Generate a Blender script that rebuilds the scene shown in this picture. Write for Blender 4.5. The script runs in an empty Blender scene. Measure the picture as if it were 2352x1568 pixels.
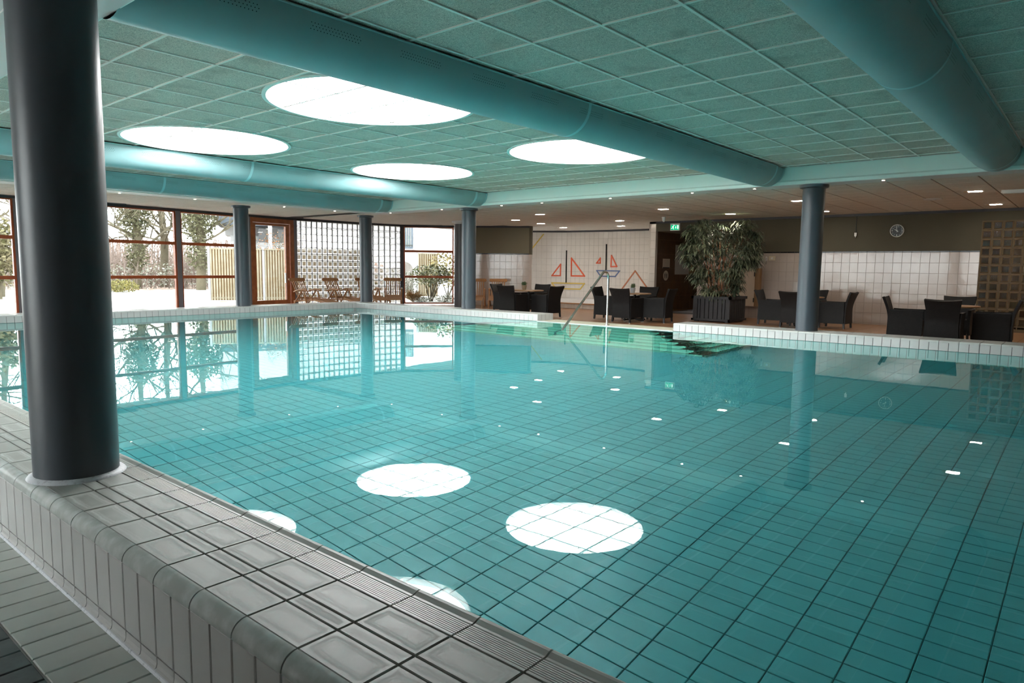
import bpy, math, random
from mathutils import Vector, Matrix
R = math.radians
rng = random.Random(7)

# ------------------------------------------------------------------ camera, sky, exposure
scene = bpy.context.scene
COL = scene.collection
FPX = 1592.59                                   # focal length in pixels of the 2352 x 1568 frame
YAW, PITCH, ROLL = R(130.3433), R(-6.0002), R(0.65658)
CAMZ = 0.972
fwd = Vector((math.cos(PITCH) * math.cos(YAW), math.cos(PITCH) * math.sin(YAW), math.sin(PITCH)))
rgt0 = Vector((math.sin(YAW), -math.cos(YAW), 0))
up0 = rgt0.cross(fwd)
rgt = math.cos(ROLL) * rgt0 + math.sin(ROLL) * up0
upv = -math.sin(ROLL) * rgt0 + math.cos(ROLL) * up0
cam_data = bpy.data.cameras.new('camera')
cam_data.sensor_fit = 'HORIZONTAL'
cam_data.sensor_width = 36.0
cam_data.lens = 36.0 * FPX / 2352.0
cam_data.clip_end = 400
cam = bpy.data.objects.new('camera', cam_data)
COL.objects.link(cam)
m = Matrix((rgt, upv, -fwd)).transposed().to_4x4()
m.translation = Vector((0, 0, CAMZ))
cam.matrix_world = m
scene.camera = cam

SKY = 6.5
world = bpy.data.worlds.new('overcast_sky')
scene.world = world
world.use_nodes = True
wn = world.node_tree.nodes
wn['Background'].inputs['Color'].default_value = (0.97, 0.985, 1.0, 1)
wn['Background'].inputs['Strength'].default_value = SKY
SKYLIGHT = 18.0
LAMP = 100.0

vs = scene.view_settings
vs.view_transform = 'Standard'
vs.look = 'None'
vs.exposure = 0.6
vs.gamma = 1.0
vs.use_curve_mapping = False
scene.cycles.max_bounces = 7
scene.cycles.diffuse_bounces = 3
scene.cycles.glossy_bounces = 4
scene.cycles.transmission_bounces = 6
scene.cycles.transparent_max_bounces = 10
scene.cycles.use_adaptive_sampling = True
scene.cycles.adaptive_threshold = 0.35
scene.cycles.adaptive_min_samples = 20
scene.cycles.sample_clamp_indirect = 12.0
scene.cycles.caustics_refractive = True
scene.cycles.caustics_reflective = True

# ------------------------------------------------------------------ materials
def new_mat(name):
    mt = bpy.data.materials.new(name)
    mt.use_nodes = True
    nt = mt.node_tree
    return mt, nt, nt.nodes['Principled BSDF']

def nd(nt, typ, **kw):
    n = nt.nodes.new(typ)
    for k, v in kw.items():
        setattr(n, k, v)
    return n

def pbr(name, col, rough=0.5, metal=0.0, spec=0.5, noise=None, bump=None, col2=None, coord='pos', coat=0.0):
    """noise=(scale, lo, hi) mixes col and col2; bump=(scale, strength, distance)"""
    mt, nt, b = new_mat(name)
    b.inputs['Base Color'].default_value = (*col, 1)
    b.inputs['Roughness'].default_value = rough
    b.inputs['Metallic'].default_value = metal
    b.inputs['Specular IOR Level'].default_value = spec
    b.inputs['Coat Weight'].default_value = coat
    b.inputs['Coat Roughness'].default_value = 0.08
    src = None
    if noise or bump:
        if coord == 'pos':
            src = nd(nt, 'ShaderNodeNewGeometry').outputs['Position']
        else:
            src = nd(nt, 'ShaderNodeTexCoord').outputs['Object']
    if noise:
        t = nd(nt, 'ShaderNodeTexNoise')
        t.inputs['Scale'].default_value = noise[0]
        t.inputs['Detail'].default_value = 6
        nt.links.new(src, t.inputs['Vector'])
        r = nd(nt, 'ShaderNodeMapRange')
        r.inputs['From Min'].default_value = noise[1]
        r.inputs['From Max'].default_value = noise[2]
        nt.links.new(t.outputs['Fac'], r.inputs['Value'])
        mx = nd(nt, 'ShaderNodeMix', data_type='RGBA')
        mx.inputs['A'].default_value = (*col, 1)
        mx.inputs['B'].default_value = (*(col2 or tuple(c * .8 for c in col)), 1)
        nt.links.new(r.outputs['Result'], mx.inputs['Factor'])
        nt.links.new(mx.outputs['Result'], b.inputs['Base Color'])
    if bump:
        t = nd(nt, 'ShaderNodeTexNoise')
        t.inputs['Scale'].default_value = bump[0]
        t.inputs['Detail'].default_value = 4
        nt.links.new(src, t.inputs['Vector'])
        bp = nd(nt, 'ShaderNodeBump')
        bp.inputs['Strength'].default_value = bump[1]
        bp.inputs['Distance'].default_value = bump[2]
        nt.links.new(t.outputs['Fac'], bp.inputs['Height'])
        nt.links.new(bp.outputs['Normal'], b.inputs['Normal'])
    return mt

def emit(name, col, strength):
    mt = bpy.data.materials.new(name)
    mt.use_nodes = True
    nt = mt.node_tree
    nt.nodes.clear()
    e = nd(nt, 'ShaderNodeEmission')
    e.inputs['Color'].default_value = (*col, 1)
    e.inputs['Strength'].default_value = strength
    o = nd(nt, 'ShaderNodeOutputMaterial')
    nt.links.new(e.outputs[0], o.inputs['Surface'])
    return mt

def pane_mat(name, tint=(0.96, 0.985, 0.98)):
    mt = bpy.data.materials.new(name)
    mt.use_nodes = True
    nt = mt.node_tree
    nt.nodes.clear()
    t = nd(nt, 'ShaderNodeBsdfTransparent')
    t.inputs['Color'].default_value = (*tint, 1)
    g = nd(nt, 'ShaderNodeBsdfGlossy')
    g.inputs['Roughness'].default_value = 0.0
    f = nd(nt, 'ShaderNodeFresnel')
    f.inputs['IOR'].default_value = 1.45
    mx = nd(nt, 'ShaderNodeMixShader')
    o = nd(nt, 'ShaderNodeOutputMaterial')
    nt.links.new(f.outputs[0], mx.inputs[0])
    nt.links.new(t.outputs[0], mx.inputs[1])
    nt.links.new(g.outputs[0], mx.inputs[2])
    nt.links.new(mx.outputs[0], o.inputs['Surface'])
    return mt

def water_mat():
    mt = bpy.data.materials.new('pool_water')
    mt.use_nodes = True
    nt = mt.node_tree
    nt.nodes.clear()
    g = nd(nt, 'ShaderNodeBsdfGlass')
    g.inputs['Color'].default_value = (0.90, 0.995, 0.99, 1)
    g.inputs['Roughness'].default_value = 0.0
    g.inputs['IOR'].default_value = 1.333
    geo = nd(nt, 'ShaderNodeNewGeometry')
    t = nd(nt, 'ShaderNodeTexNoise')
    t.inputs['Scale'].default_value = 3.5
    t.inputs['Detail'].default_value = 3
    nt.links.new(geo.outputs['Position'], t.inputs['Vector'])
    bp = nd(nt, 'ShaderNodeBump')
    bp.inputs['Strength'].default_value = 0.05
    bp.inputs['Distance'].default_value = 0.003
    nt.links.new(t.outputs['Fac'], bp.inputs['Height'])
    nt.links.new(bp.outputs['Normal'], g.inputs['Normal'])
    o = nd(nt, 'ShaderNodeOutputMaterial')
    nt.links.new(g.outputs[0], o.inputs['Surface'])
    return mt

def limescale_mat(name, w, h, col, scale_col):
    """glazed tile with a dried limescale outline that follows the tile's own edges"""
    mt, nt, b = new_mat(name)
    tc = nd(nt, 'ShaderNodeTexCoord')
    oi = nd(nt, 'ShaderNodeObjectInfo')
    sep = nd(nt, 'ShaderNodeSeparateXYZ')
    nt.links.new(tc.outputs['Object'], sep.inputs[0])
    def M(op, a, b_=None, clamp=False):
        n = nd(nt, 'ShaderNodeMath', operation=op)
        n.use_clamp = clamp
        for i, v in enumerate((a, b_)):
            if v is None: continue
            if isinstance(v, (int, float)): n.inputs[i].default_value = v
            else: nt.links.new(v, n.inputs[i])
        return n.outputs[0]
    dx = M('SUBTRACT', w / 2, M('ABSOLUTE', sep.outputs['X']))
    dy = M('SUBTRACT', h / 2, M('ABSOLUTE', sep.outputs['Y']))
    d = M('MINIMUM', dx, dy)                       # distance to the tile's edge, metres
    add = nd(nt, 'ShaderNodeVectorMath', operation='ADD')
    mul = nd(nt, 'ShaderNodeVectorMath', operation='SCALE')
    mul.inputs['Scale'].default_value = 37.0
    comb = nd(nt, 'ShaderNodeCombineXYZ')
    nt.links.new(oi.outputs['Random'], comb.inputs[0])
    nt.links.new(oi.outputs['Random'], comb.inputs[1])
    nt.links.new(comb.outputs[0], mul.inputs[0])
    nt.links.new(tc.outputs['Object'], add.inputs[0])
    nt.links.new(mul.outputs[0], add.inputs[1])
    n1 = nd(nt, 'ShaderNodeTexNoise'); n1.inputs['Scale'].default_value = 60; n1.inputs['Detail'].default_value = 5
    n2 = nd(nt, 'ShaderNodeTexNoise'); n2.inputs['Scale'].default_value = 11; n2.inputs['Detail'].default_value = 4
    for n in (n1, n2): nt.links.new(add.outputs[0], n.inputs['Vector'])
    dw = M('ADD', d, M('MULTIPLY', M('SUBTRACT', n1.outputs['Fac'], 0.5), 0.012))
    dw = M('ADD', dw, M('MULTIPLY', M('SUBTRACT', n2.outputs['Fac'], 0.5), 0.02))
    ring = M('SUBTRACT', 1.0, M('MULTIPLY', M('ABSOLUTE', M('SUBTRACT', dw, 0.019)), 120.0), True)
    ring2 = M('SUBTRACT', 1.0, M('MULTIPLY', M('ABSOLUTE', M('SUBTRACT', dw, 0.031)), 160.0), True)
    inner = M('MULTIPLY', M('SUBTRACT', n2.outputs['Fac'], 0.47), 4.0, True)
    amt = M('MULTIPLY', M('ADD', 0.25, oi.outputs['Random']), 0.8)
    mask = M('MULTIPLY', M('ADD', M('ADD', ring, M('MULTIPLY', ring2, 0.6)), M('MULTIPLY', inner, 0.35), True), amt, True)
    mx = nd(nt, 'ShaderNodeMix', data_type='RGBA')
    mx.inputs['A'].default_value = (*col, 1)
    mx.inputs['B'].default_value = (*scale_col, 1)
    nt.links.new(mask, mx.inputs['Factor'])
    nt.links.new(mx.outputs['Result'], b.inputs['Base Color'])
    rr = M('ADD', 0.42, M('MULTIPLY', mask, 0.3))
    b.inputs['Specular IOR Level'].default_value = 0.35
    nt.links.new(rr, b.inputs['Roughness'])
    return mt

def wicker_mat():
    mt, nt, b = new_mat('black_wicker')
    b.inputs['Base Color'].default_value = (0.012, 0.011, 0.011, 1)
    b.inputs['Roughness'].default_value = 0.5
    b.inputs['Specular IOR Level'].default_value = 0.3
    tc = nd(nt, 'ShaderNodeTexCoord')
    br = nd(nt, 'ShaderNodeTexBrick')
    br.inputs['Scale'].default_value = 1.0
    br.inputs['Brick Width'].default_value = 0.022
    br.inputs['Row Height'].default_value = 0.008
    br.inputs['Mortar Size'].default_value = 0.002
    br.inputs['Color1'].default_value = (0.030, 0.028, 0.028, 1)
    br.inputs['Color2'].default_value = (0.016, 0.015, 0.016, 1)
    br.inputs['Mortar'].default_value = (0.003, 0.003, 0.003, 1)
    sep = nd(nt, 'ShaderNodeSeparateXYZ')
    nt.links.new(tc.outputs['Object'], sep.inputs[0])
    ad = nd(nt, 'ShaderNodeMath', operation='ADD')
    nt.links.new(sep.outputs['X'], ad.inputs[0]); nt.links.new(sep.outputs['Y'], ad.inputs[1])
    cb = nd(nt, 'ShaderNodeCombineXYZ')
    nt.links.new(ad.outputs[0], cb.inputs[0]); nt.links.new(sep.outputs['Z'], cb.inputs[1])
    nt.links.new(cb.outputs[0], br.inputs['Vector'])
    nt.links.new(br.outputs['Color'], b.inputs['Base Color'])
    bp = nd(nt, 'ShaderNodeBump')
    bp.inputs['Strength'].default_value = 0.6
    bp.inputs['Distance'].default_value = 0.004
    nt.links.new(br.outputs['Fac'], bp.inputs['Height'])
    bp.invert = True
    nt.links.new(bp.outputs['Normal'], b.inputs['Normal'])
    return mt

def woodwool_mat(name, c1, c2, c3):
    """wood-wool acoustic board: fibres from two stretched noises"""
    mt, nt, b = new_mat(name)
    geo = nd(nt, 'ShaderNodeNewGeometry')
    cols = []
    w = nd(nt, 'ShaderNodeTexNoise'); w.inputs['Scale'].default_value = 75; w.inputs['Detail'].default_value = 3
    w.inputs['Distortion'].default_value = 2.5
    nt.links.new(geo.outputs['Position'], w.inputs['Vector'])
    big = nd(nt, 'ShaderNodeTexNoise'); big.inputs['Scale'].default_value = 3.0; big.inputs['Detail'].default_value = 5
    nt.links.new(geo.outputs['Position'], big.inputs['Vector'])
    ramp = nd(nt, 'ShaderNodeValToRGB')
    ramp.color_ramp.elements[0].position = 0.34; ramp.color_ramp.elements[0].color = (*c3, 1)
    ramp.color_ramp.elements[1].position = 0.62; ramp.color_ramp.elements[1].color = (*c1, 1)
    nt.links.new(w.outputs['Fac'], ramp.inputs[0])
    mr = nd(nt, 'ShaderNodeMapRange')
    mr.inputs['From Min'].default_value = 0.56; mr.inputs['From Max'].default_value = 0.78
    mr.inputs['To Max'].default_value = 0.6
    nt.links.new(big.outputs['Fac'], mr.inputs['Value'])
    mx = nd(nt, 'ShaderNodeMix', data_type='RGBA')
    nt.links.new(ramp.outputs['Color'], mx.inputs['A'])
    mx.inputs['B'].default_value = (*c2, 1)
    nt.links.new(mr.outputs['Result'], mx.inputs['Factor'])
    nt.links.new(mx.outputs['Result'], b.inputs['Base Color'])
    b.inputs['Roughness'].default_value = 0.9
    b.inputs['Specular IOR Level'].default_value = 0.1
    bp = nd(nt, 'ShaderNodeBump'); bp.inputs['Strength'].default_value = 0.5; bp.inputs['Distance'].default_value = 0.006
    nt.links.new(w.outputs['Fac'], bp.inputs['Height'])
    nt.links.new(bp.outputs['Normal'], b.inputs['Normal'])
    return mt

def block_glass(name, tint, ior=1.12, rough=0.06):
    mt = bpy.data.materials.new(name)
    mt.use_nodes = True
    nt = mt.node_tree
    nt.nodes.clear()
    r = nd(nt, 'ShaderNodeBsdfRefraction'); r.inputs['IOR'].default_value = ior; r.inputs['Roughness'].default_value = rough
    r.inputs['Color'].default_value = (*tint, 1)
    t = nd(nt, 'ShaderNodeBsdfTransparent'); t.inputs['Color'].default_value = (*tint, 1)
    g = nd(nt, 'ShaderNodeBsdfGlossy'); g.inputs['Roughness'].default_value = 0.05
    geo = nd(nt, 'ShaderNodeNewGeometry')
    n = nd(nt, 'ShaderNodeTexNoise'); n.inputs['Scale'].default_value = 14; n.inputs['Detail'].default_value = 2
    nt.links.new(geo.outputs['Position'], n.inputs['Vector'])
    bp = nd(nt, 'ShaderNodeBump'); bp.inputs['Strength'].default_value = 0.8; bp.inputs['Distance'].default_value = 0.03
    nt.links.new(n.outputs['Fac'], bp.inputs['Height'])
    nt.links.new(bp.outputs['Normal'], r.inputs['Normal']); nt.links.new(bp.outputs['Normal'], g.inputs['Normal'])
    f = nd(nt, 'ShaderNodeFresnel'); f.inputs['IOR'].default_value = 1.45
    m1 = nd(nt, 'ShaderNodeMixShader'); m1.inputs[0].default_value = 0.3
    m2 = nd(nt, 'ShaderNodeMixShader')
    o = nd(nt, 'ShaderNodeOutputMaterial')
    nt.links.new(r.outputs[0], m1.inputs[1]); nt.links.new(t.outputs[0], m1.inputs[2])
    nt.links.new(f.outputs[0], m2.inputs[0]); nt.links.new(m1.outputs[0], m2.inputs[1]); nt.links.new(g.outputs[0], m2.inputs[2])
    nt.links.new(m2.outputs[0], o.inputs['Surface'])
    return mt

def translucent(name, col, mixf=0.6):
    mt = bpy.data.materials.new(name)
    mt.use_nodes = True
    nt = mt.node_tree
    nt.nodes.clear()
    d = nd(nt, 'ShaderNodeBsdfDiffuse'); d.inputs['Color'].default_value = (*col, 1)
    t = nd(nt, 'ShaderNodeBsdfTranslucent'); t.inputs['Color'].default_value = (*col, 1)
    mx = nd(nt, 'ShaderNodeMixShader'); mx.inputs[0].default_value = mixf
    o = nd(nt, 'ShaderNodeOutputMaterial')
    nt.links.new(d.outputs[0], mx.inputs[1]); nt.links.new(t.outputs[0], mx.inputs[2]); nt.links.new(mx.outputs[0], o.inputs['Surface'])
    return mt

MT = {}
MT['grout'] = pbr('grout_grey', (0.21, 0.19, 0.185), 0.9)
MT['grout_light'] = pbr('grout_pale', (0.50, 0.48, 0.46), 0.9)
MT['grout_white'] = pbr('grout_white_wall', (0.28, 0.24, 0.21), 0.9)
MT['pool_grout'] = pbr('pool_grout', (0.018, 0.105, 0.11), 0.9)
MT['rim_tile'] = pbr('rim_tile', (0.60, 0.61, 0.575), 0.22, noise=(5, .35, .7), col2=(0.52, 0.53, 0.50), bump=(9, .12, .004))
MT['rim_face'] = pbr('rim_face_tile', (0.58, 0.575, 0.56), 0.25, noise=(3, .35, .7), col2=(0.53, 0.525, 0.51))
MT['top_lime'] = limescale_mat('rim_top_tile', 0.244, 0.119, (0.36, 0.375, 0.345), (0.60, 0.63, 0.60))
MT['strip_lime'] = limescale_mat('rim_strip_tile', 0.244, 0.049, (0.36, 0.375, 0.345), (0.55, 0.575, 0.55))
MT['corner'] = pbr('rim_corner_tile', (0.44, 0.47, 0.44), 0.24, noise=(18, .42, .72), col2=(0.60, 0.65, 0.63), bump=(6, .15, .004))
MT['groove'] = pbr('rim_grooved_tile', (0.50, 0.51, 0.475), 0.35, noise=(7, .3, .7), col2=(0.44, 0.45, 0.42))
MT['sealant'] = pbr('white_sealant', (0.72, 0.73, 0.77), 0.45, noise=(60, .55, .75), col2=(0.4, 0.4, 0.42))
MT['walk_light'] = pbr('walkway_tile', (0.60, 0.62, 0.575), 0.4, noise=(4, .35, .7), col2=(0.54, 0.56, 0.52))
MT['walk_dark'] = pbr('walkway_dark_tile', (0.055, 0.07, 0.07), 0.45, noise=(14, .3, .7), col2=(0.10, 0.125, 0.12), bump=(40, .3, .003))
MT['pool_tile'] = pbr('pool_floor_tile', (0.070, 0.365, 0.400), 0.35, noise=(2.2, .3, .7), col2=(0.078, 0.385, 0.415))
MT['pool_wall'] = pbr('pool_wall_tile', (0.13, 0.64, 0.60), 0.3, noise=(4, .3, .7), col2=(0.15, 0.68, 0.64))
MT['step_tile'] = pbr('pool_step_tile', (0.22, 0.72, 0.55), 0.4, noise=(5, .3, .7), col2=(0.26, 0.76, 0.6))
MT['step_edge'] = pbr('pool_step_nosing', (0.012, 0.02, 0.018), 0.6)
MT['cream'] = pbr('entry_cream', (0.62, 0.60, 0.47), 0.5, noise=(2, .3, .7), col2=(0.55, 0.54, 0.40))
MT['water'] = water_mat()
MT['ceil'] = woodwool_mat('woodwool_pool', (0.88, 0.76, 0.66), (0.30, 0.25, 0.21), (0.34, 0.29, 0.25))
MT['ceil2'] = woodwool_mat('woodwool_beige', (0.86, 0.81, 0.74), (0.60, 0.55, 0.48), (0.56, 0.52, 0.47))
MT['bar'] = pbr('ceiling_bar', (0.92, 0.85, 0.78), 0.45)
MT['bar2'] = pbr('ceiling_bar_dark', (0.10, 0.085, 0.07), 0.6)
MT['dark_void'] = pbr('ceiling_void', (0.01, 0.01, 0.01), 0.9)
MT['duct'] = pbr('duct_fabric', (0.31, 0.49, 0.505), 0.40, spec=0.35, noise=(1.6, .35, .7), col2=(0.28, 0.45, 0.465), bump=(5, .25, .012))
MT['duct_band'] = pbr('duct_band', (0.42, 0.72, 0.74), 0.4)
MT['hole'] = pbr('duct_hole', (0.02, 0.05, 0.05), 0.9)
MT['fascia'] = pbr('turquoise_fascia', (0.74, 0.86, 0.80), 0.35, noise=(1.5, .3, .7), col2=(0.71, 0.86, 0.81))
MT['soffit'] = pbr('soffit_paint', (0.68, 0.67, 0.66), 0.5)
MT['roof'] = pbr('roof_slab', (0.3, 0.3, 0.3), 0.9)
MT['pillar'] = pbr('pillar_paint', (0.062, 0.080, 0.095), 0.36, spec=0.5, noise=(2, .3, .7), col2=(0.070, 0.080, 0.096), bump=(3, .2, .01))
MT['pillar2'] = pbr('pillar_grey_paint', (0.075, 0.072, 0.080), 0.4)
MT['skylight'] = emit('skylight_diffuser', (1.0, 1.0, 1.0), SKYLIGHT)
MT['lamp'] = emit('downlight_lens', (1.0, 0.90, 0.74), LAMP)
MT['spot'] = emit('spot_lens', (1.0, 0.82, 0.55), 60.0)
MT['reflector'] = pbr('lamp_reflector', (0.75, 0.52, 0.18), 0.3, metal=0.6)
MT['white_plastic'] = pbr('white_plastic', (0.72, 0.71, 0.69), 0.4)
MT['cream_plastic'] = pbr('cream_plastic', (0.55, 0.47, 0.34), 0.45)
MT['red_wood'] = pbr('red_window_wood', (0.50, 0.115, 0.030), 0.35, noise=(9, .35, .7), col2=(0.40, 0.085, 0.025))
MT['brown_wood'] = pbr('brown_door_wood', (0.40, 0.13, 0.045), 0.35, noise=(9, .35, .7), col2=(0.29, 0.085, 0.03))
MT['post'] = pbr('grey_post_paint', (0.19, 0.19, 0.22), 0.4)
MT['trim'] = pbr('dark_trim', (0.045, 0.045, 0.055), 0.5)
MT['pane'] = pane_mat('window_glass')
MT['gb_glass'] = block_glass('glass_block_face', (0.55, 0.54, 0.52))
MT['gb_rim'] = translucent('glass_block_rim', (0.62, 0.63, 0.62), 0.75)  # pale colour stands in for window light reflected inside the glass
MT['gb_mortar'] = pbr('block_mortar', (0.06, 0.06, 0.065), 0.8)
MT['gb2_glass'] = block_glass('amber_block_face', (0.90, 0.80, 0.64), 1.2, 0.1)  # warm light from the room behind is put into the tint
MT['gb2_rim'] = pbr('amber_block_rim', (0.20, 0.14, 0.08), 0.10, spec=0.8)
MT['gb2_mortar'] = pbr('amber_mortar', (0.13, 0.09, 0.05), 0.7)
MT['olive'] = pbr('olive_paint', (0.085, 0.074, 0.047), 0.75, noise=(1.5, .3, .7), col2=(0.077, 0.066, 0.042))
MT['olive_pale'] = pbr('olive_pale_paint', (0.17, 0.15, 0.10), 0.75)
MT['wall_tile'] = pbr('white_wall_tile', (0.46, 0.385, 0.345), 0.10, spec=0.6, noise=(2.5, .3, .7), col2=(0.42, 0.35, 0.31), bump=(4.5, .22, .012))
MT['sail_tile'] = pbr('sail_wall_tile', (0.68, 0.63, 0.58), 0.18, noise=(2.5, .3, .7), col2=(0.63, 0.58, 0.54))
MT['black_tile'] = pbr('black_strip_tile', (0.008, 0.008, 0.010), 0.15)
MT['brown_tile'] = pbr('brown_wall_tile', (0.105, 0.044, 0.012), 0.3, noise=(4, .3, .7), col2=(0.07, 0.030, 0.009))
MT['brown_grout'] = pbr('brown_grout', (0.20, 0.11, 0.04), 0.8)
MT['plat_tile_lit'] = pbr('platform_tile', (0.74, 0.74, 0.76), 0.3)  # light falling on the platform top is put into this paler, bluer colour
MT['floor_tile'] = pbr('lounge_floor_tile', (0.40, 0.215, 0.115), 0.32, noise=(3, .3, .7), col2=(0.34, 0.18, 0.095))
MT['floor_grout'] = pbr('lounge_floor_grout', (0.17, 0.10, 0.06), 0.85)
MT['wicker'] = wicker_mat()
MT['chair_leg'] = pbr('chair_leg_black', (0.010, 0.010, 0.010), 0.5)
MT['silver'] = pbr('silver_cap', (0.75, 0.75, 0.75), 0.25, metal=0.9)
MT['steel'] = pbr('stainless_steel', (0.55, 0.55, 0.54), 0.22, metal=1.0)
MT['table_wood'] = pbr('table_top_wood', (0.40, 0.22, 0.10), 0.4, noise=(6, .3, .7), col2=(0.33, 0.17, 0.075))
MT['black_metal'] = pbr('black_metal', (0.012, 0.012, 0.012), 0.45)
MT['teak'] = pbr('teak', (0.46, 0.235, 0.10), 0.45, noise=(8, .3, .7), col2=(0.36, 0.17, 0.07))
MT['planter'] = pbr('planter_black', (0.035, 0.034, 0.036), 0.6, noise=(12, .3, .7), col2=(0.028, 0.027, 0.03))
MT['planter_gap'] = pbr('planter_gap', (0.004, 0.004, 0.004), 0.9)
MT['soil'] = pbr('soil', (0.03, 0.02, 0.012), 0.9)
MT['leaf'] = pbr('bamboo_leaf', (0.115, 0.145, 0.085), 0.45, noise=(3.0, .38, .66), col2=(0.19, 0.21, 0.125))
MT['leaf2'] = pbr('bamboo_leaf_dark', (0.035, 0.055, 0.032), 0.5, noise=(3.0, .38, .66), col2=(0.075, 0.10, 0.06))
MT['stem'] = pbr('red_stem', (0.33, 0.075, 0.035), 0.5, noise=(8, .3, .7), col2=(0.42, 0.24, 0.12))
MT['pot'] = pbr('flower_pot', (0.35, 0.26, 0.17), 0.5)
MT['pot2'] = pbr('flower_pot_grey', (0.34, 0.36, 0.38), 0.5)
MT['pot_plant'] = pbr('pot_plant_leaf', (0.07, 0.12, 0.05), 0.5, noise=(30, .3, .7), col2=(0.14, 0.20, 0.09))
MT['orange'] = pbr('orange_strip', (0.70, 0.10, 0.03), 0.35)
MT['yellow'] = pbr('yellow_strip', (0.62, 0.42, 0.07), 0.35)
MT['blue'] = pbr('blue_strip', (0.10, 0.14, 0.28), 0.35)
MT['terracotta'] = pbr('terracotta_strip', (0.42, 0.14, 0.06), 0.35)
MT['sign_green'] = emit('exit_sign_green', (0.0, 0.55, 0.22), 0.75)
MT['sign_white'] = emit('exit_sign_white', (0.9, 1.0, 0.95), 1.1)
MT['sign_red'] = pbr('sign_red', (0.55, 0.012, 0.015), 0.4)
MT['sign_text'] = pbr('sign_text_white', (0.85, 0.80, 0.74), 0.5)
MT['paper'] = pbr('paper', (0.60, 0.50, 0.40), 0.7)
MT['ink'] = pbr('ink_dark', (0.03, 0.03, 0.03), 0.6)
MT['ink_pale'] = pbr('ink_pale', (0.42, 0.34, 0.27), 0.7)
MT['clock_face'] = pbr('clock_face', (0.012, 0.014, 0.016), 0.4)
MT['clock_num'] = pbr('clock_numeral', (0.75, 0.80, 0.80), 0.5)
MT['panel'] = pbr('cream_panel', (0.62, 0.48, 0.36), 0.5)
MT['panel_side'] = pbr('panel_wood_edge', (0.30, 0.17, 0.08), 0.5)
MT['mat'] = pbr('door_mat', (0.20, 0.19, 0.185), 0.9)
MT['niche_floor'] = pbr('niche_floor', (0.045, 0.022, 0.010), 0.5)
# outdoors
MT['lawn'] = pbr('snowy_lawn', (0.50, 0.50, 0.485), 0.9, noise=(2.4, .46, .62), col2=(0.22, 0.20, 0.12))
MT['litter'] = pbr('leaf_litter', (0.216, 0.094, 0.043), 0.9, noise=(3.5, .42, .60), col2=(0.360, 0.331, 0.288))
MT['bark'] = pbr('bark', (0.108, 0.090, 0.058), 0.9, noise=(3, .3, .7), col2=(0.072, 0.061, 0.036))
MT['twig'] = pbr('twig', (0.151, 0.112, 0.090), 0.9, noise=(.6, .35, .65), col2=(0.194, 0.155, 0.137))
MT['ivy'] = pbr('ivy', (0.076, 0.076, 0.032), 0.7, noise=(1.2, .35, .65), col2=(0.115, 0.108, 0.058))
MT['hedge'] = pbr('yellow_hedge', (0.173, 0.144, 0.025), 0.7, noise=(3, .35, .65), col2=(0.086, 0.086, 0.022))
MT['fir'] = pbr('fir_green', (0.086, 0.083, 0.029), 0.8, noise=(2, .35, .65), col2=(0.137, 0.112, 0.058))
MT['rhodo'] = pbr('rhododendron_leaf', (0.061, 0.083, 0.022), 0.35, noise=(2.5, .35, .65), col2=(0.187, 0.180, 0.079))
MT['shrub_grey'] = pbr('frosted_shrub', (0.158, 0.173, 0.122), 0.6, noise=(3, .35, .65), col2=(0.302, 0.302, 0.259))
MT['gold_leaf'] = pbr('golden_leaf', (0.259, 0.187, 0.050), 0.6, noise=(3, .35, .65), col2=(0.158, 0.144, 0.050))
MT['rust_leaf'] = pbr('rust_leaf', (0.259, 0.094, 0.022), 0.7)
MT['straw'] = pbr('straw_grass', (0.216, 0.122, 0.036), 0.8)
MT['fence'] = pbr('fence_slat', (0.302, 0.270, 0.202), 0.8, noise=(4, .35, .7), col2=(0.245, 0.202, 0.130))
MT['fence_back'] = pbr('fence_back_slat', (0.144, 0.079, 0.022), 0.8)  # back row of slats, darker and browner than the front row
MT['fence_post'] = pbr('fence_post', (0.331, 0.331, 0.346), 0.8)
MT['render_white'] = pbr('white_render', (0.533, 0.536, 0.540), 0.9)
MT['slate'] = pbr('slate_fascia', (0.072, 0.090, 0.115), 0.7, noise=(3, .3, .7), col2=(0.054, 0.068, 0.086))
MT['far_glass'] = pbr('far_window', (0.16, 0.16, 0.16), 0.2)
MT['brickdark'] = pbr('arch_brick', (0.108, 0.094, 0.083), 0.8, noise=(6, .3, .7), col2=(0.158, 0.144, 0.130))

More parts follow.
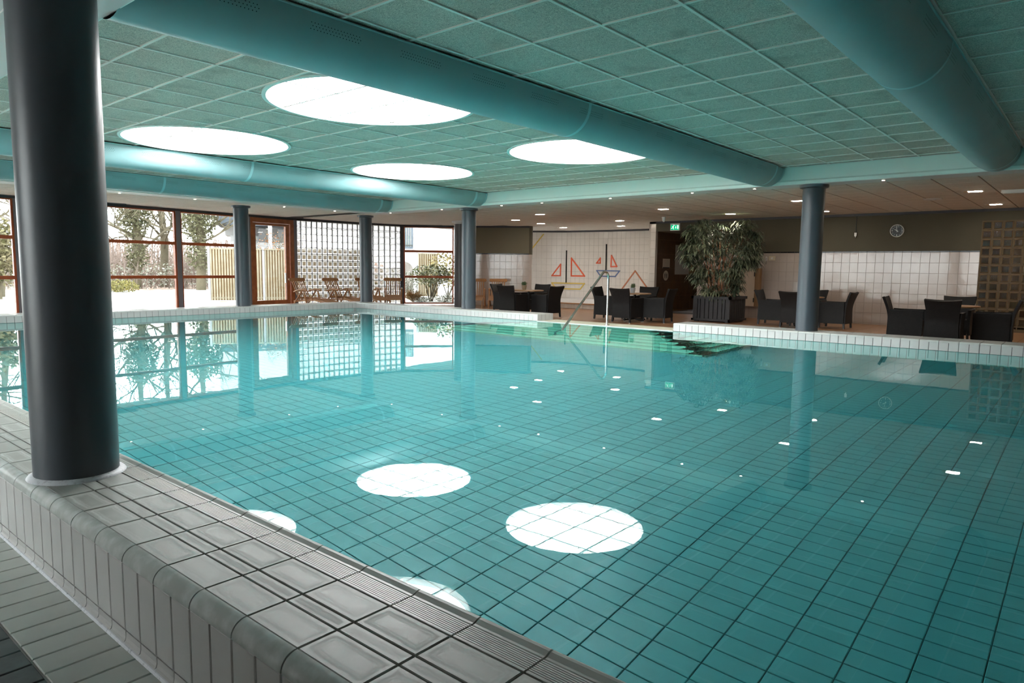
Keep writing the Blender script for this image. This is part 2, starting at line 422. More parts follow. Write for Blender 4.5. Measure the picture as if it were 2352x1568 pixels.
# ------------------------------------------------------------------ mesh helpers
class MB:
    def __init__(s): s.v, s.f, s.mi = [], [], []
    def add(s, vs_, fs, mi=0):
        o = len(s.v); s.v += [tuple(p) for p in vs_]
        for f in fs: s.f.append(tuple(i + o for i in f)); s.mi.append(mi)
        return s
    def box(s, x0, x1, y0, y1, z0, z1, mi=0):
        return s.add([(x0,y0,z0),(x1,y0,z0),(x1,y1,z0),(x0,y1,z0),(x0,y0,z1),(x1,y0,z1),(x1,y1,z1),(x0,y1,z1)],
                     [(3,2,1,0),(4,5,6,7),(0,1,5,4),(1,2,6,5),(2,3,7,6),(3,0,4,7)], mi)
    def obox(s, o, u, v, w, mi=0):
        """box from corner o with edge vectors u, v, w (u x v . w > 0)"""
        o, u, v, w = map(Vector, (o, u, v, w))
        p = [o, o+u, o+u+v, o+v, o+w, o+u+w, o+u+v+w, o+v+w]
        return s.add(p, [(3,2,1,0),(4,5,6,7),(0,1,5,4),(1,2,6,5),(2,3,7,6),(3,0,4,7)], mi)
    def bar(s, a, b, w, h, upd=(0,0,1), mi=0):
        """rectangular bar from a to b, w wide, h along 'upd'"""
        a, b = Vector(a), Vector(b); d = (b - a); dn = d.normalized(); upd = Vector(upd)
        sd = dn.cross(upd)
        if sd.length < 1e-4: sd = dn.cross(Vector((1, 0, 0)))
        sd.normalize(); n = sd.cross(dn).normalized()
        return s.obox(a - sd * w / 2 - n * h / 2, sd * w, d, n * h, mi) if sd.cross(d).dot(n) > 0 else s.obox(a - sd * w / 2 + n * h / 2, sd * w, d, -n * h, mi)
    def tube(s, pts, r, n=8, mi=0, cap=True):
        pts = [Vector(p) for p in pts]
        rr = r if isinstance(r, (list, tuple)) else [r] * len(pts)
        rings = []; ref = None
        for i, p in enumerate(pts):
            d = (pts[min(i+1, len(pts)-1)] - pts[max(i-1, 0)]).normalized()
            if ref is None: ref = d.orthogonal().normalized()
            a = (ref - d * ref.dot(d)); a = a.normalized() if a.length > 1e-5 else d.orthogonal().normalized()
            ref = a; b = d.cross(a)
            rings.append([p + (a * math.cos(2*math.pi*k/n) + b * math.sin(2*math.pi*k/n)) * rr[i] for k in range(n)])
        vs_ = [q for rg in rings for q in rg]; fs = []
        for i in range(len(pts) - 1):
            for k in range(n):
                fs.append((i*n+k, i*n+(k+1)%n, (i+1)*n+(k+1)%n, (i+1)*n+k))
        if cap:
            fs.append(tuple(range(n-1, -1, -1))); fs.append(tuple((len(pts)-1)*n + k for k in range(n)))
        return s.add(vs_, fs, mi)
    def lathe(s, prof, n=24, c=(0,0,0), mi=0, cap=True):
        vs_, fs = [], []
        for (r, z) in prof:
            for k in range(n):
                a = 2*math.pi*k/n; vs_.append((c[0]+r*math.cos(a), c[1]+r*math.sin(a), c[2]+z))
        for i in range(len(prof)-1):
            for k in range(n):
                fs.append((i*n+k, i*n+(k+1)%n, (i+1)*n+(k+1)%n, (i+1)*n+k))
        if cap:
            fs.append(tuple(range(n-1, -1, -1))); fs.append(tuple((len(prof)-1)*n+k for k in range(n)))
        return s.add(vs_, fs, mi)
    def extr(s, prof, d, closed=True, mi=0):
        """extrude a closed polygon (list of 3d points) along d"""
        d = Vector(d); n = len(prof); p = [Vector(q) for q in prof]
        vs_ = p + [q + d for q in p]
        fs = [(i, (i+1) % n, n+(i+1) % n, n+i) for i in range(n if closed else n-1)]
        if closed: fs += [tuple(range(n-1, -1, -1)), tuple(range(n, 2*n))]
        return s.add(vs_, fs, mi)
    def mesh(s, name, mats, smooth=False):
        me = bpy.data.meshes.new(name)
        me.from_pydata(s.v, [], s.f)
        for mm in (mats if isinstance(mats, (list, tuple)) else [mats]): me.materials.append(MT[mm] if isinstance(mm, str) else mm)
        if any(s.mi): me.polygons.foreach_set('material_index', s.mi)
        if smooth: me.polygons.foreach_set('use_smooth', [True] * len(s.f))
        me.update()
        return me
    def build(s, name, mats, parent=None, smooth=False, loc=None, **tg):
        o = link(name, s.mesh(name, mats, smooth), parent)
        if loc is not None: o.location = loc
        tag(o, **tg)
        return o

def link(name, data, parent=None, mat=None):
    o = bpy.data.objects.new(name, data)
    COL.objects.link(o)
    if parent is not None: o.parent = parent
    if mat is not None: o.matrix_local = mat
    return o

def tag(o, label=None, cat=None, group=None, kind=None):
    if label: o['label'] = label
    if cat: o['category'] = cat
    if group: o['group'] = group
    if kind: o['kind'] = kind
    return o

def thing(name, label, cat=None, loc=(0,0,0), rz=0.0, group=None, kind=None):
    o = bpy.data.objects.new(name, None)
    COL.objects.link(o)
    o.location = loc; o.rotation_euler = (0, 0, rz)
    o.empty_display_size = 0.1
    return tag(o, label, cat, group, kind)

def smooth_by_angle(o, ang=40):
    me = o.data
    me.polygons.foreach_set('use_smooth', [True] * len(me.polygons))
    try: me.set_sharp_from_angle(angle=R(ang))
    except Exception: pass
    return o

def project(p):
    d = Vector(p) - Vector((0, 0, CAMZ))
    z = d.dot(fwd)
    if z < 0.05: return None
    return 1176 + FPX * d.dot(rgt) / z, 784 - FPX * d.dot(upv) / z, z

_tm = {}
def tile_mesh(w, h, t, mat, c=0.003):
    k = (round(w, 4), round(h, 4), t, mat, c)
    if k not in _tm:
        a, b = w/2, h/2
        v = [(-a,-b,-t),(a,-b,-t),(a,b,-t),(-a,b,-t),(-a,-b,-c),(a,-b,-c),(a,b,-c),(-a,b,-c),
             (-a+c,-b+c,0),(a-c,-b+c,0),(a-c,b-c,0),(-a+c,b-c,0)]
        f = [(8,9,10,11),(4,5,9,8),(5,6,10,9),(6,7,11,10),(7,4,8,11),(0,1,5,4),(1,2,6,5),(2,3,7,6),(3,0,4,7)]
        _tm[k] = MB().add(v, f).mesh('tile', mat)
    return _tm[k]

def frame_mat(o, u, v):
    u, v = Vector(u).normalized(), Vector(v).normalized()
    n = u.cross(v)
    mm = Matrix((u, v, n)).transposed().to_4x4(); mm.translation = Vector(o)
    return mm

def tile_field(parent, name, cells, mat, t=0.012, c=0.003, limit=300, minpx=7, rest='tiling'):
    """cells: (centre, u, v, w, h). The largest in the picture become parts, the rest one joined part."""
    sc = []
    for i, (o, u, v, w, h) in enumerate(cells):
        q = project(o); s_ = 0.0
        if q and -60 < q[0] < 2412 and -60 < q[1] < 1628:
            nrm = Vector(u).cross(Vector(v)).normalized()
            view = (Vector((0, 0, CAMZ)) - Vector(o)).normalized()
            s_ = math.sqrt(max(0.0, w * h * abs(nrm.dot(view)))) / q[2] * FPX
        sc.append((s_, i))
    sc.sort(reverse=True)
    ind = [i for s_, i in sc[:limit] if s_ >= minpx]
    keep = set(ind)
    for i in sorted(ind):
        o, u, v, w, h = cells[i]
        link(name, tile_mesh(w, h, t, mat, c), parent, frame_mat(o, u, v))
    b = MB()
    for i, (o, u, v, w, h) in enumerate(cells):
        if i in keep: continue
        me = tile_mesh(w, h, t, mat, c); mm = frame_mat(o, u, v)
        b.add([mm @ vv.co for vv in me.vertices], [tuple(p.vertices) for p in me.polygons])
    if b.v:
        b.build(rest, mat, parent, kind='stuff')

def copy_tree(o, parent=None):
    c = o.copy(); COL.objects.link(c); c.parent = parent
    for ch in list(o.children): copy_tree(ch, c)
    return c

# ------------------------------------------------------------------ main measures
ZW, ZD, ZF = -0.15, -1.48, -0.345               # water, pool floor, deck floor
XL, XR, YN, YF = -15.55, 4.0, 1.355, 11.70      # pool edges
ZC, ZS, ZL = 2.67, 2.385, 2.46                  # pool ceiling, beam soffit, lounge ceiling
GAP0, GAP1 = -9.23, -6.02                       # entry steps opening in the rim
FAC = [(-17.7, -4.0), (-19.5, 12.35), (-19.46, 13.7), (-19.3, 15.0), (-19.0, 16.25), (-17.75, 17.65), (-17.6, 17.8), (-15.55, 19.18)]
SAIL = [(-18.3, 20.4), (-17.3, 21.5), (-16.1, 22.2), (-14.4, 22.5), (-12.1, 22.55), (-10.72, 22.5)]
YW = 19.4

# ------------------------------------------------------------------ pool basin
b = MB()
b.add([(XL,YN,ZD-.012),(XR,YN,ZD-.012),(XR,YF,ZD-.012),(XL,YF,ZD-.012)], [(0,1,2,3)])
pool_floor = b.build('pool_floor', 'pool_grout', label='turquoise tiled pool floor seen through the water', kind='structure')
cells = []
nx0, nx1 = int((XL+.014)/.25)-1, int((XR+.014)/.25)+1
for i in range(nx0, nx1):
    x = -0.014 + .25*i + .125
    if not XL < x < XR: continue
    for j in range(10, 95):
        y = .095 + .125*j + .0625
        if YN < y < YF: cells.append(((x, y, ZD), (1,0,0), (0,1,0), .2455, .1205))
tile_field(pool_floor, 'tile', cells, 'pool_tile', limit=300, rest='tile_field')

def pool_wall(name, p0, p1, label):
    """tiled wall from p0 to p1 (left to right seen from the water)"""
    p0, p1 = Vector(p0), Vector(p1); u = (p1-p0).normalized(); L = (p1-p0).length
    n = u.cross(Vector((0,0,1)))
    zt = ZW + .0
    b = MB().add([p0+Vector((0,0,ZD-.02)), p1+Vector((0,0,ZD-.02)), p1+Vector((0,0,zt+.002)), p0+Vector((0,0,zt+.002))], [(0,1,2,3)])
    o = b.build(name, 'pool_grout', label=label, kind='structure')
    cells = []
    k = int(L/.125)
    for i in range(k):
        for j in range(6):
            z1 = zt - .25*j; z0 = max(z1-.25, ZD)
            if z1-z0 < .05: continue
            cells.append((p0 + u*(.125*i+.0625) + n*.008 + Vector((0,0,(z0+z1)/2)), u, (0,0,1), .119, z1-z0-.006))
    tile_field(o, 'tile', cells, 'pool_wall', t=.008, limit=200, minpx=9, rest='tile_field')
pool_wall('pool_wall_back', (XL,YF,0), (XR,YF,0), 'turquoise tiled far wall of the pool under water')
pool_wall('pool_wall_left', (XL,YN,0), (XL,YF,0), 'turquoise tiled left wall of the pool under water')
MB().add([(XL,YN,ZD),(XR,YN,ZD),(XR,YN,ZW),(XL,YN,ZW)], [(3,2,1,0)]).build('pool_wall_front', 'pool_wall', label='turquoise near wall of the pool', kind='structure')
MB().add([(XR,YN,ZD),(XR,YF,ZD),(XR,YF,0),(XR,YN,0)], [(3,2,1,0)]).build('pool_wall_right', 'pool_wall', label='turquoise right wall of the pool', kind='structure')

# water
MB().add([(XL,YN,ZW),(XR,YN,ZW),(XR,YF,ZW),(XL,YF,ZW)], [(0,1,2,3)]).build('pool_water', 'water', label='still clear turquoise water filling the swimming pool', cat='water', kind='stuff')

# steps under water: pyramid of seven treads in front of the opening
steps = thing('pool_steps', 'green tiled underwater entry steps with black edges below the handrail', kind='structure')
FY = [9.83, 10.08, 10.33, 10.58, 10.86, 11.13, 11.42]
FX = [-4.53, -4.785, -5.04, -5.30, -5.57, -5.84, -6.12]
CX = (GAP0+GAP1)/2
for k in range(7):
    zt = ZD + .166*(k+1)
    xr, xl = FX[k], 2*CX - FX[k]
    st = MB().box(xl+.008, xr-.008, FY[k]+.008, YF, zt-.166, zt-.004).build('step', 'pool_grout', steps)
    MB().box(xl, xr, FY[k], FY[k]+.03, zt-.006, zt+.002).box(xr-.03, xr, FY[k]+.03, YF, zt-.006, zt+.002).box(xl, xl+.03, FY[k]+.03, YF, zt-.006, zt+.002).build('nosing', 'step_edge', st)
    tb = MB(); rb = MB()
    x = xl+.03
    while x < xr-.05:
        x1 = min(x+.25, xr-.03)
        y = FY[k]+.033
        while y < YF-.04:
            y1 = min(y+.25, YF)
            tb.box(x, x1-.006, y, y1-.006, zt-.01, zt)
            y += .25
            if k < 6 and y > FY[k+1]+.1: break
        rb.box(x, x1-.006, FY[k], FY[k]+.01, zt-.16, zt-.008)
        x += .25
    y = FY[k]+.03
    while y < YF-.04:
        y1 = min(y+.25, YF)
        rb.box(xr-.01, xr, y, y1-.006, zt-.16, zt-.008)
        tb.box(xr-.29, xr-.034, y, y1-.006, zt-.0095, zt)
        y += .25
    tb.build('tread_tiles', 'step_tile', st, kind='stuff')
    rb.build('riser_tiles', 'step_tile', st, kind='stuff')
# level entry strip in the opening
MB().box(GAP0-.02, GAP1+.02, YF, 12.38, ZF, -.142).build('entry_ledge', 'cream', label='cream level ledge at the top of the pool steps', kind='structure')
MB().box(GAP0, GAP1, YF-.012, YF+.03, -.2, -.136).build('trim_1', 'rim_face', label='white edge strip along the entry ledge at the waterline', kind='structure')

# ------------------------------------------------------------------ near rim
X0N, X1N = -16.1, 4.6
front = MB().box(X0N, X1N, .936, YN-.004, ZF, -.007).box(X0N, X1N, .893, .936, ZF, -.052).build('pool_rim_front', 'grout', label='near raised pool rim of grey and white glazed tiles', kind='structure')
# grooved lip tile
prof = [(1.239,-.02),(1.239,-.001)]
y = 1.243
for k in range(9):
    prof += [(y,-.0005),(y+.0045,-.0005),(y+.0055,-.0028),(y+.0072,-.0028)]
    y += .0078
prof += [(1.3165,-.001),(1.325,-.0005),(1.333,.003),(1.341,.0065),(1.349,.0075),(1.356,.0045),(1.3605,-.003),(1.361,-.05),(1.361,-.2),(1.34,-.2),(1.34,-.02)]
gm = MB().extr([(-.122, p, q) for p, q in prof], (.244,0,0)).mesh('grooved_tile', 'groove')
cp = [(.9305,-.02)] + [(.9305-.047*math.sin(a), -.047+.047*math.cos(a)) for a in [R(i*10) for i in range(10)]] + [(.8835,-.048),(.90,-.048)]
cm = MB().extr([(-.122, p, q) for p, q in cp][::-1], (.244,0,0)).mesh('corner_tile', 'corner')
cm.polygons.foreach_set('use_smooth', [True]*len(cm.polygons)); cm.set_sharp_from_angle(angle=R(35))
vp = [(.897,-.297),(.885,-.297),(.885,-.318),(.882,-.330),(.875,-.338),(.875,-.345),(.897,-.345)]
vm = MB().extr([(-.0595, p, q) for p, q in vp], (.119,0,0)).mesh('cove_tile', 'rim_face')
i0, i1 = int(X0N/.25), 6
for i in range(i0, i1):
    x = .25*i + .125
    for nm, me in (('grooved_tile', gm), ('corner_tile', cm)): link(nm, me, front, Matrix.Translation((x,0,0)))
    link('top_tile', tile_mesh(.244,.119,.012,'top_lime',.002), front, Matrix.Translation((x,1.172,0)))
    link('strip_tile', tile_mesh(.244,.049,.012,'strip_lime',.002), front, Matrix.Translation((x,1.0815,0)))
    link('top_tile', tile_mesh(.244,.119,.012,'top_lime',.002), front, Matrix.Translation((x,.9925,0)))
    if i < 3:
        for h in (0, 1):
            xx = .25*i + .0625 + .125*h
            link('face_tile', tile_mesh(.119,.244,.012,'rim_face'), front, frame_mat((xx,.884,-.171),(1,0,0),(0,0,1)))
            link('cove_tile', vm, front, Matrix.Translation((xx,0,0)))
MB().extr([(-16,.868,ZF),(-16,.873,ZF+.008),(-16,.884,ZF+.011),(-16,.884,ZF)], (18,0,0)).build('sealant', 'sealant', front)

# walkway on the near side
walk = MB().box(-16.1, 5.9, -4.0, .884, ZF-.1, ZF-.006).build('floor_front', 'grout_light', label='near walkway floor of pale tiles with a dark tiled border', kind='structure')
cells, dk = [], []
for i in range(-60, 4):
    x = -.005 + .125*i + .0625
    cells.append(((x,.7605,ZF),(1,0,0),(0,1,0),.120,.240))
    for j in range(3):
        dk.append(((x+.03, .511-.25*j, ZF),(1,0,0),(0,1,0),.119,.244))
tile_field(walk, 'floor_tile', cells, 'walk_light', limit=60, rest='floor_tile_field')
tile_field(walk, 'dark_floor_tile', dk, 'walk_dark', limit=60, rest='dark_tile_field')

# ------------------------------------------------------------------ far and left rims
def rim(name, a, bpt, label, width=.56, endcap=()):
    """rim along the water from a to b (left to right seen from the water)"""
    a, bpt = Vector(a), Vector(bpt); u = (bpt-a).normalized(); L = (bpt-a).length
    n = u.cross(Vector((0,0,1))); out = -n; zv = Vector((0,0,1))
    o = MB().obox(a+out*.008+zv*ZF, u*L, out*(width-.016), zv*(-ZF-.008)).build(name, 'grout', label=label, kind='structure')
    k = int(round(L/.125)); d = L/k
    fc, ec, tc = [], [], []
    for i in range(k):
        fc.append((a+u*(d*(i+.5))+zv*(-.083), u, zv, d-.006, .128))
    k2 = max(1, k//2); d2 = L/k2
    pf = [(.0,-.018),(.003,-.007),(.010,-.001),(.020,0),(.048,0),(.048,-.012),(.02,-.03),(.0,-.03)]
    for i in range(k2):
        c = a+u*(d2*(i+.5))
        ec.append(c)
        for j in range(4):
            w = (width-.05)/4
            tc.append((c+out*(.05+w*(j+.5)), u, out if u.cross(out).z > 0 else -out, d2-.006, w-.006))
    tile_field(o, 'face_tile', fc, 'rim_face', limit=120, minpx=6)
    for nm, cl in (('top_tile', tc),): tile_field(o, nm, cl, 'rim_tile', limit=160, minpx=6, rest='top_tiling')
    em = MB().extr([(-d2/2+.003, p, q) for p, q in pf], (d2-.006,0,0)).mesh('edge_tile', 'rim_tile')
    for c in ec:
        link('edge_tile', em, o, frame_mat(c, u, out) if u.cross(out).z > 0 else frame_mat(c, -u, out))
    # back face
    MB().obox(a+out*(width-.010)+zv*ZF, u*L, out*.01, zv*(-ZF)).build('back_face', 'rim_face', o)
    for e in endcap:
        p = a if e == 0 else bpt
        sg = -1 if e == 0 else 1
        for j in range(4):
            w = width/4
            mm = frame_mat(p+u*sg*.002+out*(w*(j+.5))+zv*(-.08), (-out if e == 0 else out), zv)
            link('end_tile', tile_mesh(w-.006,.15,.01,'rim_face'), o, mm)
    return o
rim('pool_rim_left', (XL,YN,0), (XL,YF,0), 'left raised pool rim of white tiles below the windows')
rim('pool_rim_back', (XL,YF,0), (GAP0,YF,0), 'far raised white tiled pool rim left of the handrail', endcap=(1,))
rim('pool_rim_back', (GAP1,YF,0), (3.98,YF,0), 'far raised white tiled pool rim right of the handrail', endcap=(0,))
MB().box(XL-.56, XL, YF, YF+.56, ZF, -.001).build('pool_rim_corner', 'rim_tile', label='white tiled corner of the far pool rim under the pillar', kind='structure')

# ------------------------------------------------------------------ lounge floor
zf = ZF-.006
lf = MB()
lf.add([(-16.05,-4,zf)]+[(x,y,zf) for x,y in FAC]+[(x,y,zf) for x,y in SAIL]+[(-16.05,22.3,zf)], [tuple(range(1+len(FAC)+len(SAIL), -1, -1))])
lf.add([(-16.05,12.2,zf),(5.9,12.2,zf),(5.9,22.8,zf),(-16.05,22.8,zf)], [(0,1,2,3)])
lounge = lf.build('floor_lounge', 'floor_grout', label='lounge floor of orange brown ceramic tiles behind the pool', kind='structure')
def inside_room(x, y, mrg=0.0):
    poly = FAC + SAIL + [(-10.7,YW),(6,YW),(6,-4)]
    c = False; j = len(poly)-1
    for i in range(len(poly)):
        xi, yi = poly[i]; xj, yj = poly[j]
        if (yi > y) != (yj > y) and x < (xj-xi)*(y-yi)/(yj-yi)+xi: c = not c
        j = i
    return c
cells = []
for i in range(-66, 20):
    for j in range(40, 76):
        x, y = .3*i+.15, .3*j+.15
        if y > 12.4 and inside_room(x, y): cells.append(((x,y,ZF),(1,0,0),(0,1,0),.294,.294))
for i in range(-66, -54):
    for j in range(0, 41):
        x, y = .3*i+.15, .3*j+.15
        if x < -16.2 and inside_room(x, y): cells.append(((x,y,ZF),(1,0,0),(0,1,0),.294,.294))
tile_field(lounge, 'floor_tile', cells, 'floor_tile', limit=200, minpx=7, rest='floor_tiling')

# ------------------------------------------------------------------ ceilings
SKY_C = [(-5.95,4.72), (-9.58,4.74), (-9.56,8.47), (-5.95,8.53)]
SKY_R = 1.06
XB, YB, YB0 = -14.75, 11.76, 1.64                # inner faces of the left, far and near beams
ceil = MB().box(XB-.3, 5.9, YB0-.3, YB+.3, ZC+.30, ZC+.32).build('ceiling', 'dark_void', label='pool hall ceiling of beige wood wool boards in a pale metal grid', kind='structure')
gx = [-2.815+.6195*k for k in range(-20, 15)]
gy = [3.63+.611*k for k in range(-4, 15)]
gx = [g for g in gx if XB < g < 5.9]; gy = [g for g in gy if YB0 < g < YB]
for g in gx: MB().box(g-.012, g+.012, YB0, YB, ZC-.004, ZC+.02).build('grid_bar', 'bar', ceil)
for g in gy: MB().box(XB, 5.9, g-.0115, g+.0115, ZC-.003, ZC+.02).build('grid_bar', 'bar', ceil)
def board(x0, x1, y0, y1):
    """ceiling board cut round the skylights"""
    hit = None
    for (cx, cy) in SKY_C:
        dx, dy = max(x0-cx, 0, cx-x1), max(y0-cy, 0, cy-y1)
        if dx*dx+dy*dy < SKY_R**2:
            hit = (cx, cy)
            if all((px-cx)**2+(py-cy)**2 < SKY_R**2 for px in (x0,x1) for py in (y0,y1)): return None
    z = ZC+.006
    if not hit: return 'full'
    cx, cy = hit; N = 20; mb = MB()
    xs = [x0+(x1-x0)*i/N for i in range(N+1)]
    def rng_(x):
        h = SKY_R**2-(x-cx)**2
        if h <= 0: return None
        h = math.sqrt(h); return cy-h, cy+h
    for a, c in zip(xs[:-1], xs[1:]):
        ra, rc = rng_(a), rng_(c)
        if ra is None and rc is None:
            mb.add([(a,y0,z),(c,y0,z),(c,y1,z),(a,y1,z)], [(3,2,1,0)]); continue
        ra = ra or (cy,cy); rc = rc or (cy,cy)
        cl = lambda q: min(max(q, y0), y1)
        if cl(ra[0]) > y0 or cl(rc[0]) > y0: mb.add([(a,y0,z),(c,y0,z),(c,cl(rc[0]),z),(a,cl(ra[0]),z)], [(3,2,1,0)])
        if cl(ra[1]) < y1 or cl(rc[1]) < y1: mb.add([(a,cl(ra[1]),z),(c,cl(rc[1]),z),(c,y1,z),(a,y1,z)], [(3,2,1,0)])
    return mb
ex = [XB]+gx+[5.9]; ey = [YB0]+gy+[YB]
for xa, xb_ in zip(ex[:-1], ex[1:]):
    for ya, yb_ in zip(ey[:-1], ey[1:]):
        q = board(xa, xb_, ya, yb_)
        if q is None: continue
        if q == 'full':
            w, h = xb_-xa-.002, yb_-ya-.002
            link('ceiling_board', tile_mesh(w, h, .02, 'ceil', .002), ceil, frame_mat(((xa+xb_)/2,(ya+yb_)/2,ZC+.006),(1,0,0),(0,-1,0)))
        elif q.v: q.build('ceiling_board', 'ceil', ceil)

# unseen roof slab added over everything to keep the sky light out
rf = MB().box(-20.4, 6.2, -4.3, 23.4, 3.05, 3.2)
rf.build('roof', 'roof', label='unseen flat roof slab added over the hall to block the sky light', kind='structure')

# lounge ceiling
lc = MB().box(-20.2, 6.0, YB, 23.2, ZL+.05, ZL+.07).box(-20.2, XB, -4.1, YB, ZL+.05, ZL+.07).build('ceiling_lounge', 'bar2', label='lower lounge ceiling of beige boards with dark joints', kind='structure')
cells = []
lx = [-2.22+.63*k for k in range(-30, 14)]
ly = [13.07-.59*2+.59*k for k in range(0, 20)]
for xa in lx:
    for ya in ly:
        x, y = xa+.315, ya+.295
        if y < 12.2: continue
        if inside_room(x, y): cells.append(((x,y,ZL),(1,0,0),(0,-1,0),.612,.578))
for xa in lx:
    if xa+.315 > -15.3: continue
    for k in range(-26, 0):
        ya = 11.89+.59*k
        if inside_room(xa+.315, ya+.295): cells.append(((xa+.315,ya+.295,ZL),(1,0,0),(0,-1,0),.612,.578))
for y in (YW+.3, YW+.9, YW+1.5, YW+2.1, YW+2.7): pass
tile_field(lc, 'ceiling_board', cells, 'ceil2', t=.03, limit=300, minpx=6, rest='ceiling_boarding')
MB().box(XB-.5, 5.9, -4.1, YB0-.36, ZS+.01, ZS+.04).build('ceiling_front', 'soffit', label='low plain ceiling over the near walkway', kind='structure')

# beams round the pool ceiling
def beam(name, label, x0, x1, y0, y1, face):
    o = thing(name, label, kind='structure')
    MB().box(x0, x1, y0, y1, ZS, ZC+.3).build('soffit', 'soffit', o)
    if face == 'y0':
        MB().box(x0, x1, y0-.012, y0, ZS+.005, ZC).build('fascia', 'fascia', o)
        MB().extr([(x0,y0-.03,ZS+.05),(x0,y0-.03,ZS+.004),(x0,y0-.012,ZS+.004),(x0,y0-.012,ZS+.075)][::-1], (x1-x0,0,0)).build('fascia_lip', 'fascia', o)
    elif face == 'y1':
        MB().box(x0, x1, y1, y1+.012, ZS+.005, ZC).build('fascia', 'fascia', o)
    else:
        MB().box(x1, x1+.012, y0, y1, ZS+.005, ZC).build('fascia', 'fascia', o)
        MB().extr([(x1+.03,y0,ZS+.05),(x1+.03,y0,ZS+.004),(x1+.012,y0,ZS+.004),(x1+.012,y0,ZS+.075)], (0,y1-y0,0)).build('fascia_lip', 'fascia', o)
beam('beam_back', 'long turquoise fascia beam across the far side of the pool', XB-.45, 5.9, YB, YB+.42, 'y0')
beam('beam_left', 'turquoise fascia beam along the left side of the pool', XB-.45, XB, YB0, YB, 'x')
beam('beam_front', 'turquoise fascia beam above the near pool rim', XB-.45, 5.9, YB0-.4, YB0, 'y1')

# ------------------------------------------------------------------ window facade
def seg(i):
    p, q = Vector((*FAC[i],0)), Vector((*FAC[i+1],0)); u = (q-p).normalized()
    return p, u, (q-p).length, Vector((u.y,-u.x,0))     # n points into the room
ZV = Vector((0,0,1))
def fbox(p, u, n, s0, s1, z0, z1, d0, d1, mb=None):
    """box on a facade run: s along, z up, d depth (positive into the room)"""
    mb = mb or MB()
    return mb.obox(p+u*s0+n*d1+ZV*z0, u*(s1-s0), -n*(d1-d0), ZV*(z1-z0))
p, u, L, n = seg(0)
wl = MB()
fbox(p,u,n,0,L,ZF,-.24,-.10,.05,wl)
wl.build('wall_left', 'post', label='low sill wall under the left windows', kind='structure')
t = MB(); fbox(p,u,n,0,L+.02,2.395,ZL+.0,-.06,.06,t); t.build('trim_2', 'trim', label='dark grey head trim above the left windows', kind='structure')
fbox(p,u,n,0,L,ZL,ZL+.6,-.06,.06).build('wall_left_head', 'post', label='strip of wall above the left window heads', kind='structure')
MULL = [1.35, 3.2, 5.05, 6.9, 8.80, 12.57, 14.72, 16.40]
for k, s in enumerate(MULL):
    fbox(p,u,n,s-.045,s+.075,-.24,2.40,-.07,.07).build('window_post', 'post', label='grey window post, number %d from the near end of the left facade' % (k+1) if False else None, kind='structure')
def window(nm, i, s0, s1, label, rails=True, frame='red_wood', z0=-.24, z1=2.395):
    p, u, L, n = seg(i)
    o = thing(nm, label, kind='structure')
    for a, c in ((s0, s0+.045), (s1-.045, s1)): fbox(p,u,n,a,c,z0,z1,-.03,.04).build('jamb', frame, o)
    fbox(p,u,n,s0,s1,z1-.03,z1,-.03,.04).build('head', frame, o)
    fbox(p,u,n,s0,s1,z0,z0+.05,-.03,.04).build('sill', frame, o)
    zz = [z0+.05]
    if rails:
        for (ra, rb_) in ((.605,.685),(1.502,1.583)):
            fbox(p,u,n,s0+.045,s1-.045,ra,rb_,-.03,.035).build('rail', frame, o); zz += [ra, rb_]
    zz.append(z1-.03)
    for a, c in zip(zz[::2], zz[1::2]):
        fbox(p,u,n,s0+.045,s1-.045,a,c,-.004,.004).build('pane', 'pane', o)
    return o
window('window_1', 0, 1.43, 3.15, 'red framed window far out at the near end of the facade')
window('window_2', 0, 3.28, 5.0, 'red framed window second from the near end of the facade')
window('window_3', 0, 5.13, 6.85, 'red framed window third from the near end of the facade')
window('window_4', 0, 6.98, 8.755, 'red framed window cut by the left picture edge')
window('window_5', 0, 8.875, 12.525, 'wide red framed window right of the big near pillar')
window('window_6', 0, 12.645, 14.675, 'red framed window in front of the slatted garden fence')
# sliding door
dr = thing('door_1', 'brown wooden sliding garden door left of the glass blocks', kind='structure')
fbox(p,u,n,14.80,16.36,2.26,2.395,-.05,.06).build('door_head', 'brown_wood', dr)
fbox(p,u,n,16.22,16.36,ZF,2.26,-.05,.07).build('jamb', 'brown_wood', dr)
fbox(p,u,n,14.80,14.88,ZF,2.26,-.05,.06).build('jamb', 'brown_wood', dr)
leaf = fbox(p,u,n,16.06,16.19,-.3,2.25,-.03,.05).build('door_leaf', 'brown_wood', dr)
fbox(p,u,n,14.90,16.06,2.18,2.25,-.03,.05).build('leaf_rail', 'brown_wood', leaf)
fbox(p,u,n,14.90,16.06,-.33,-.075,-.03,.05).build('leaf_rail', 'brown_wood', leaf)
fbox(p,u,n,14.88,14.98,-.3,2.25,-.03,.05).build('leaf_stile', 'brown_wood', leaf)
fbox(p,u,n,14.98,16.06,-.075,2.18,-.004,.004).build('pane', 'pane', leaf)
fbox(p,u,n,15.99,16.04,.45,.75,.05,.09).build('door_handle', 'silver', leaf)

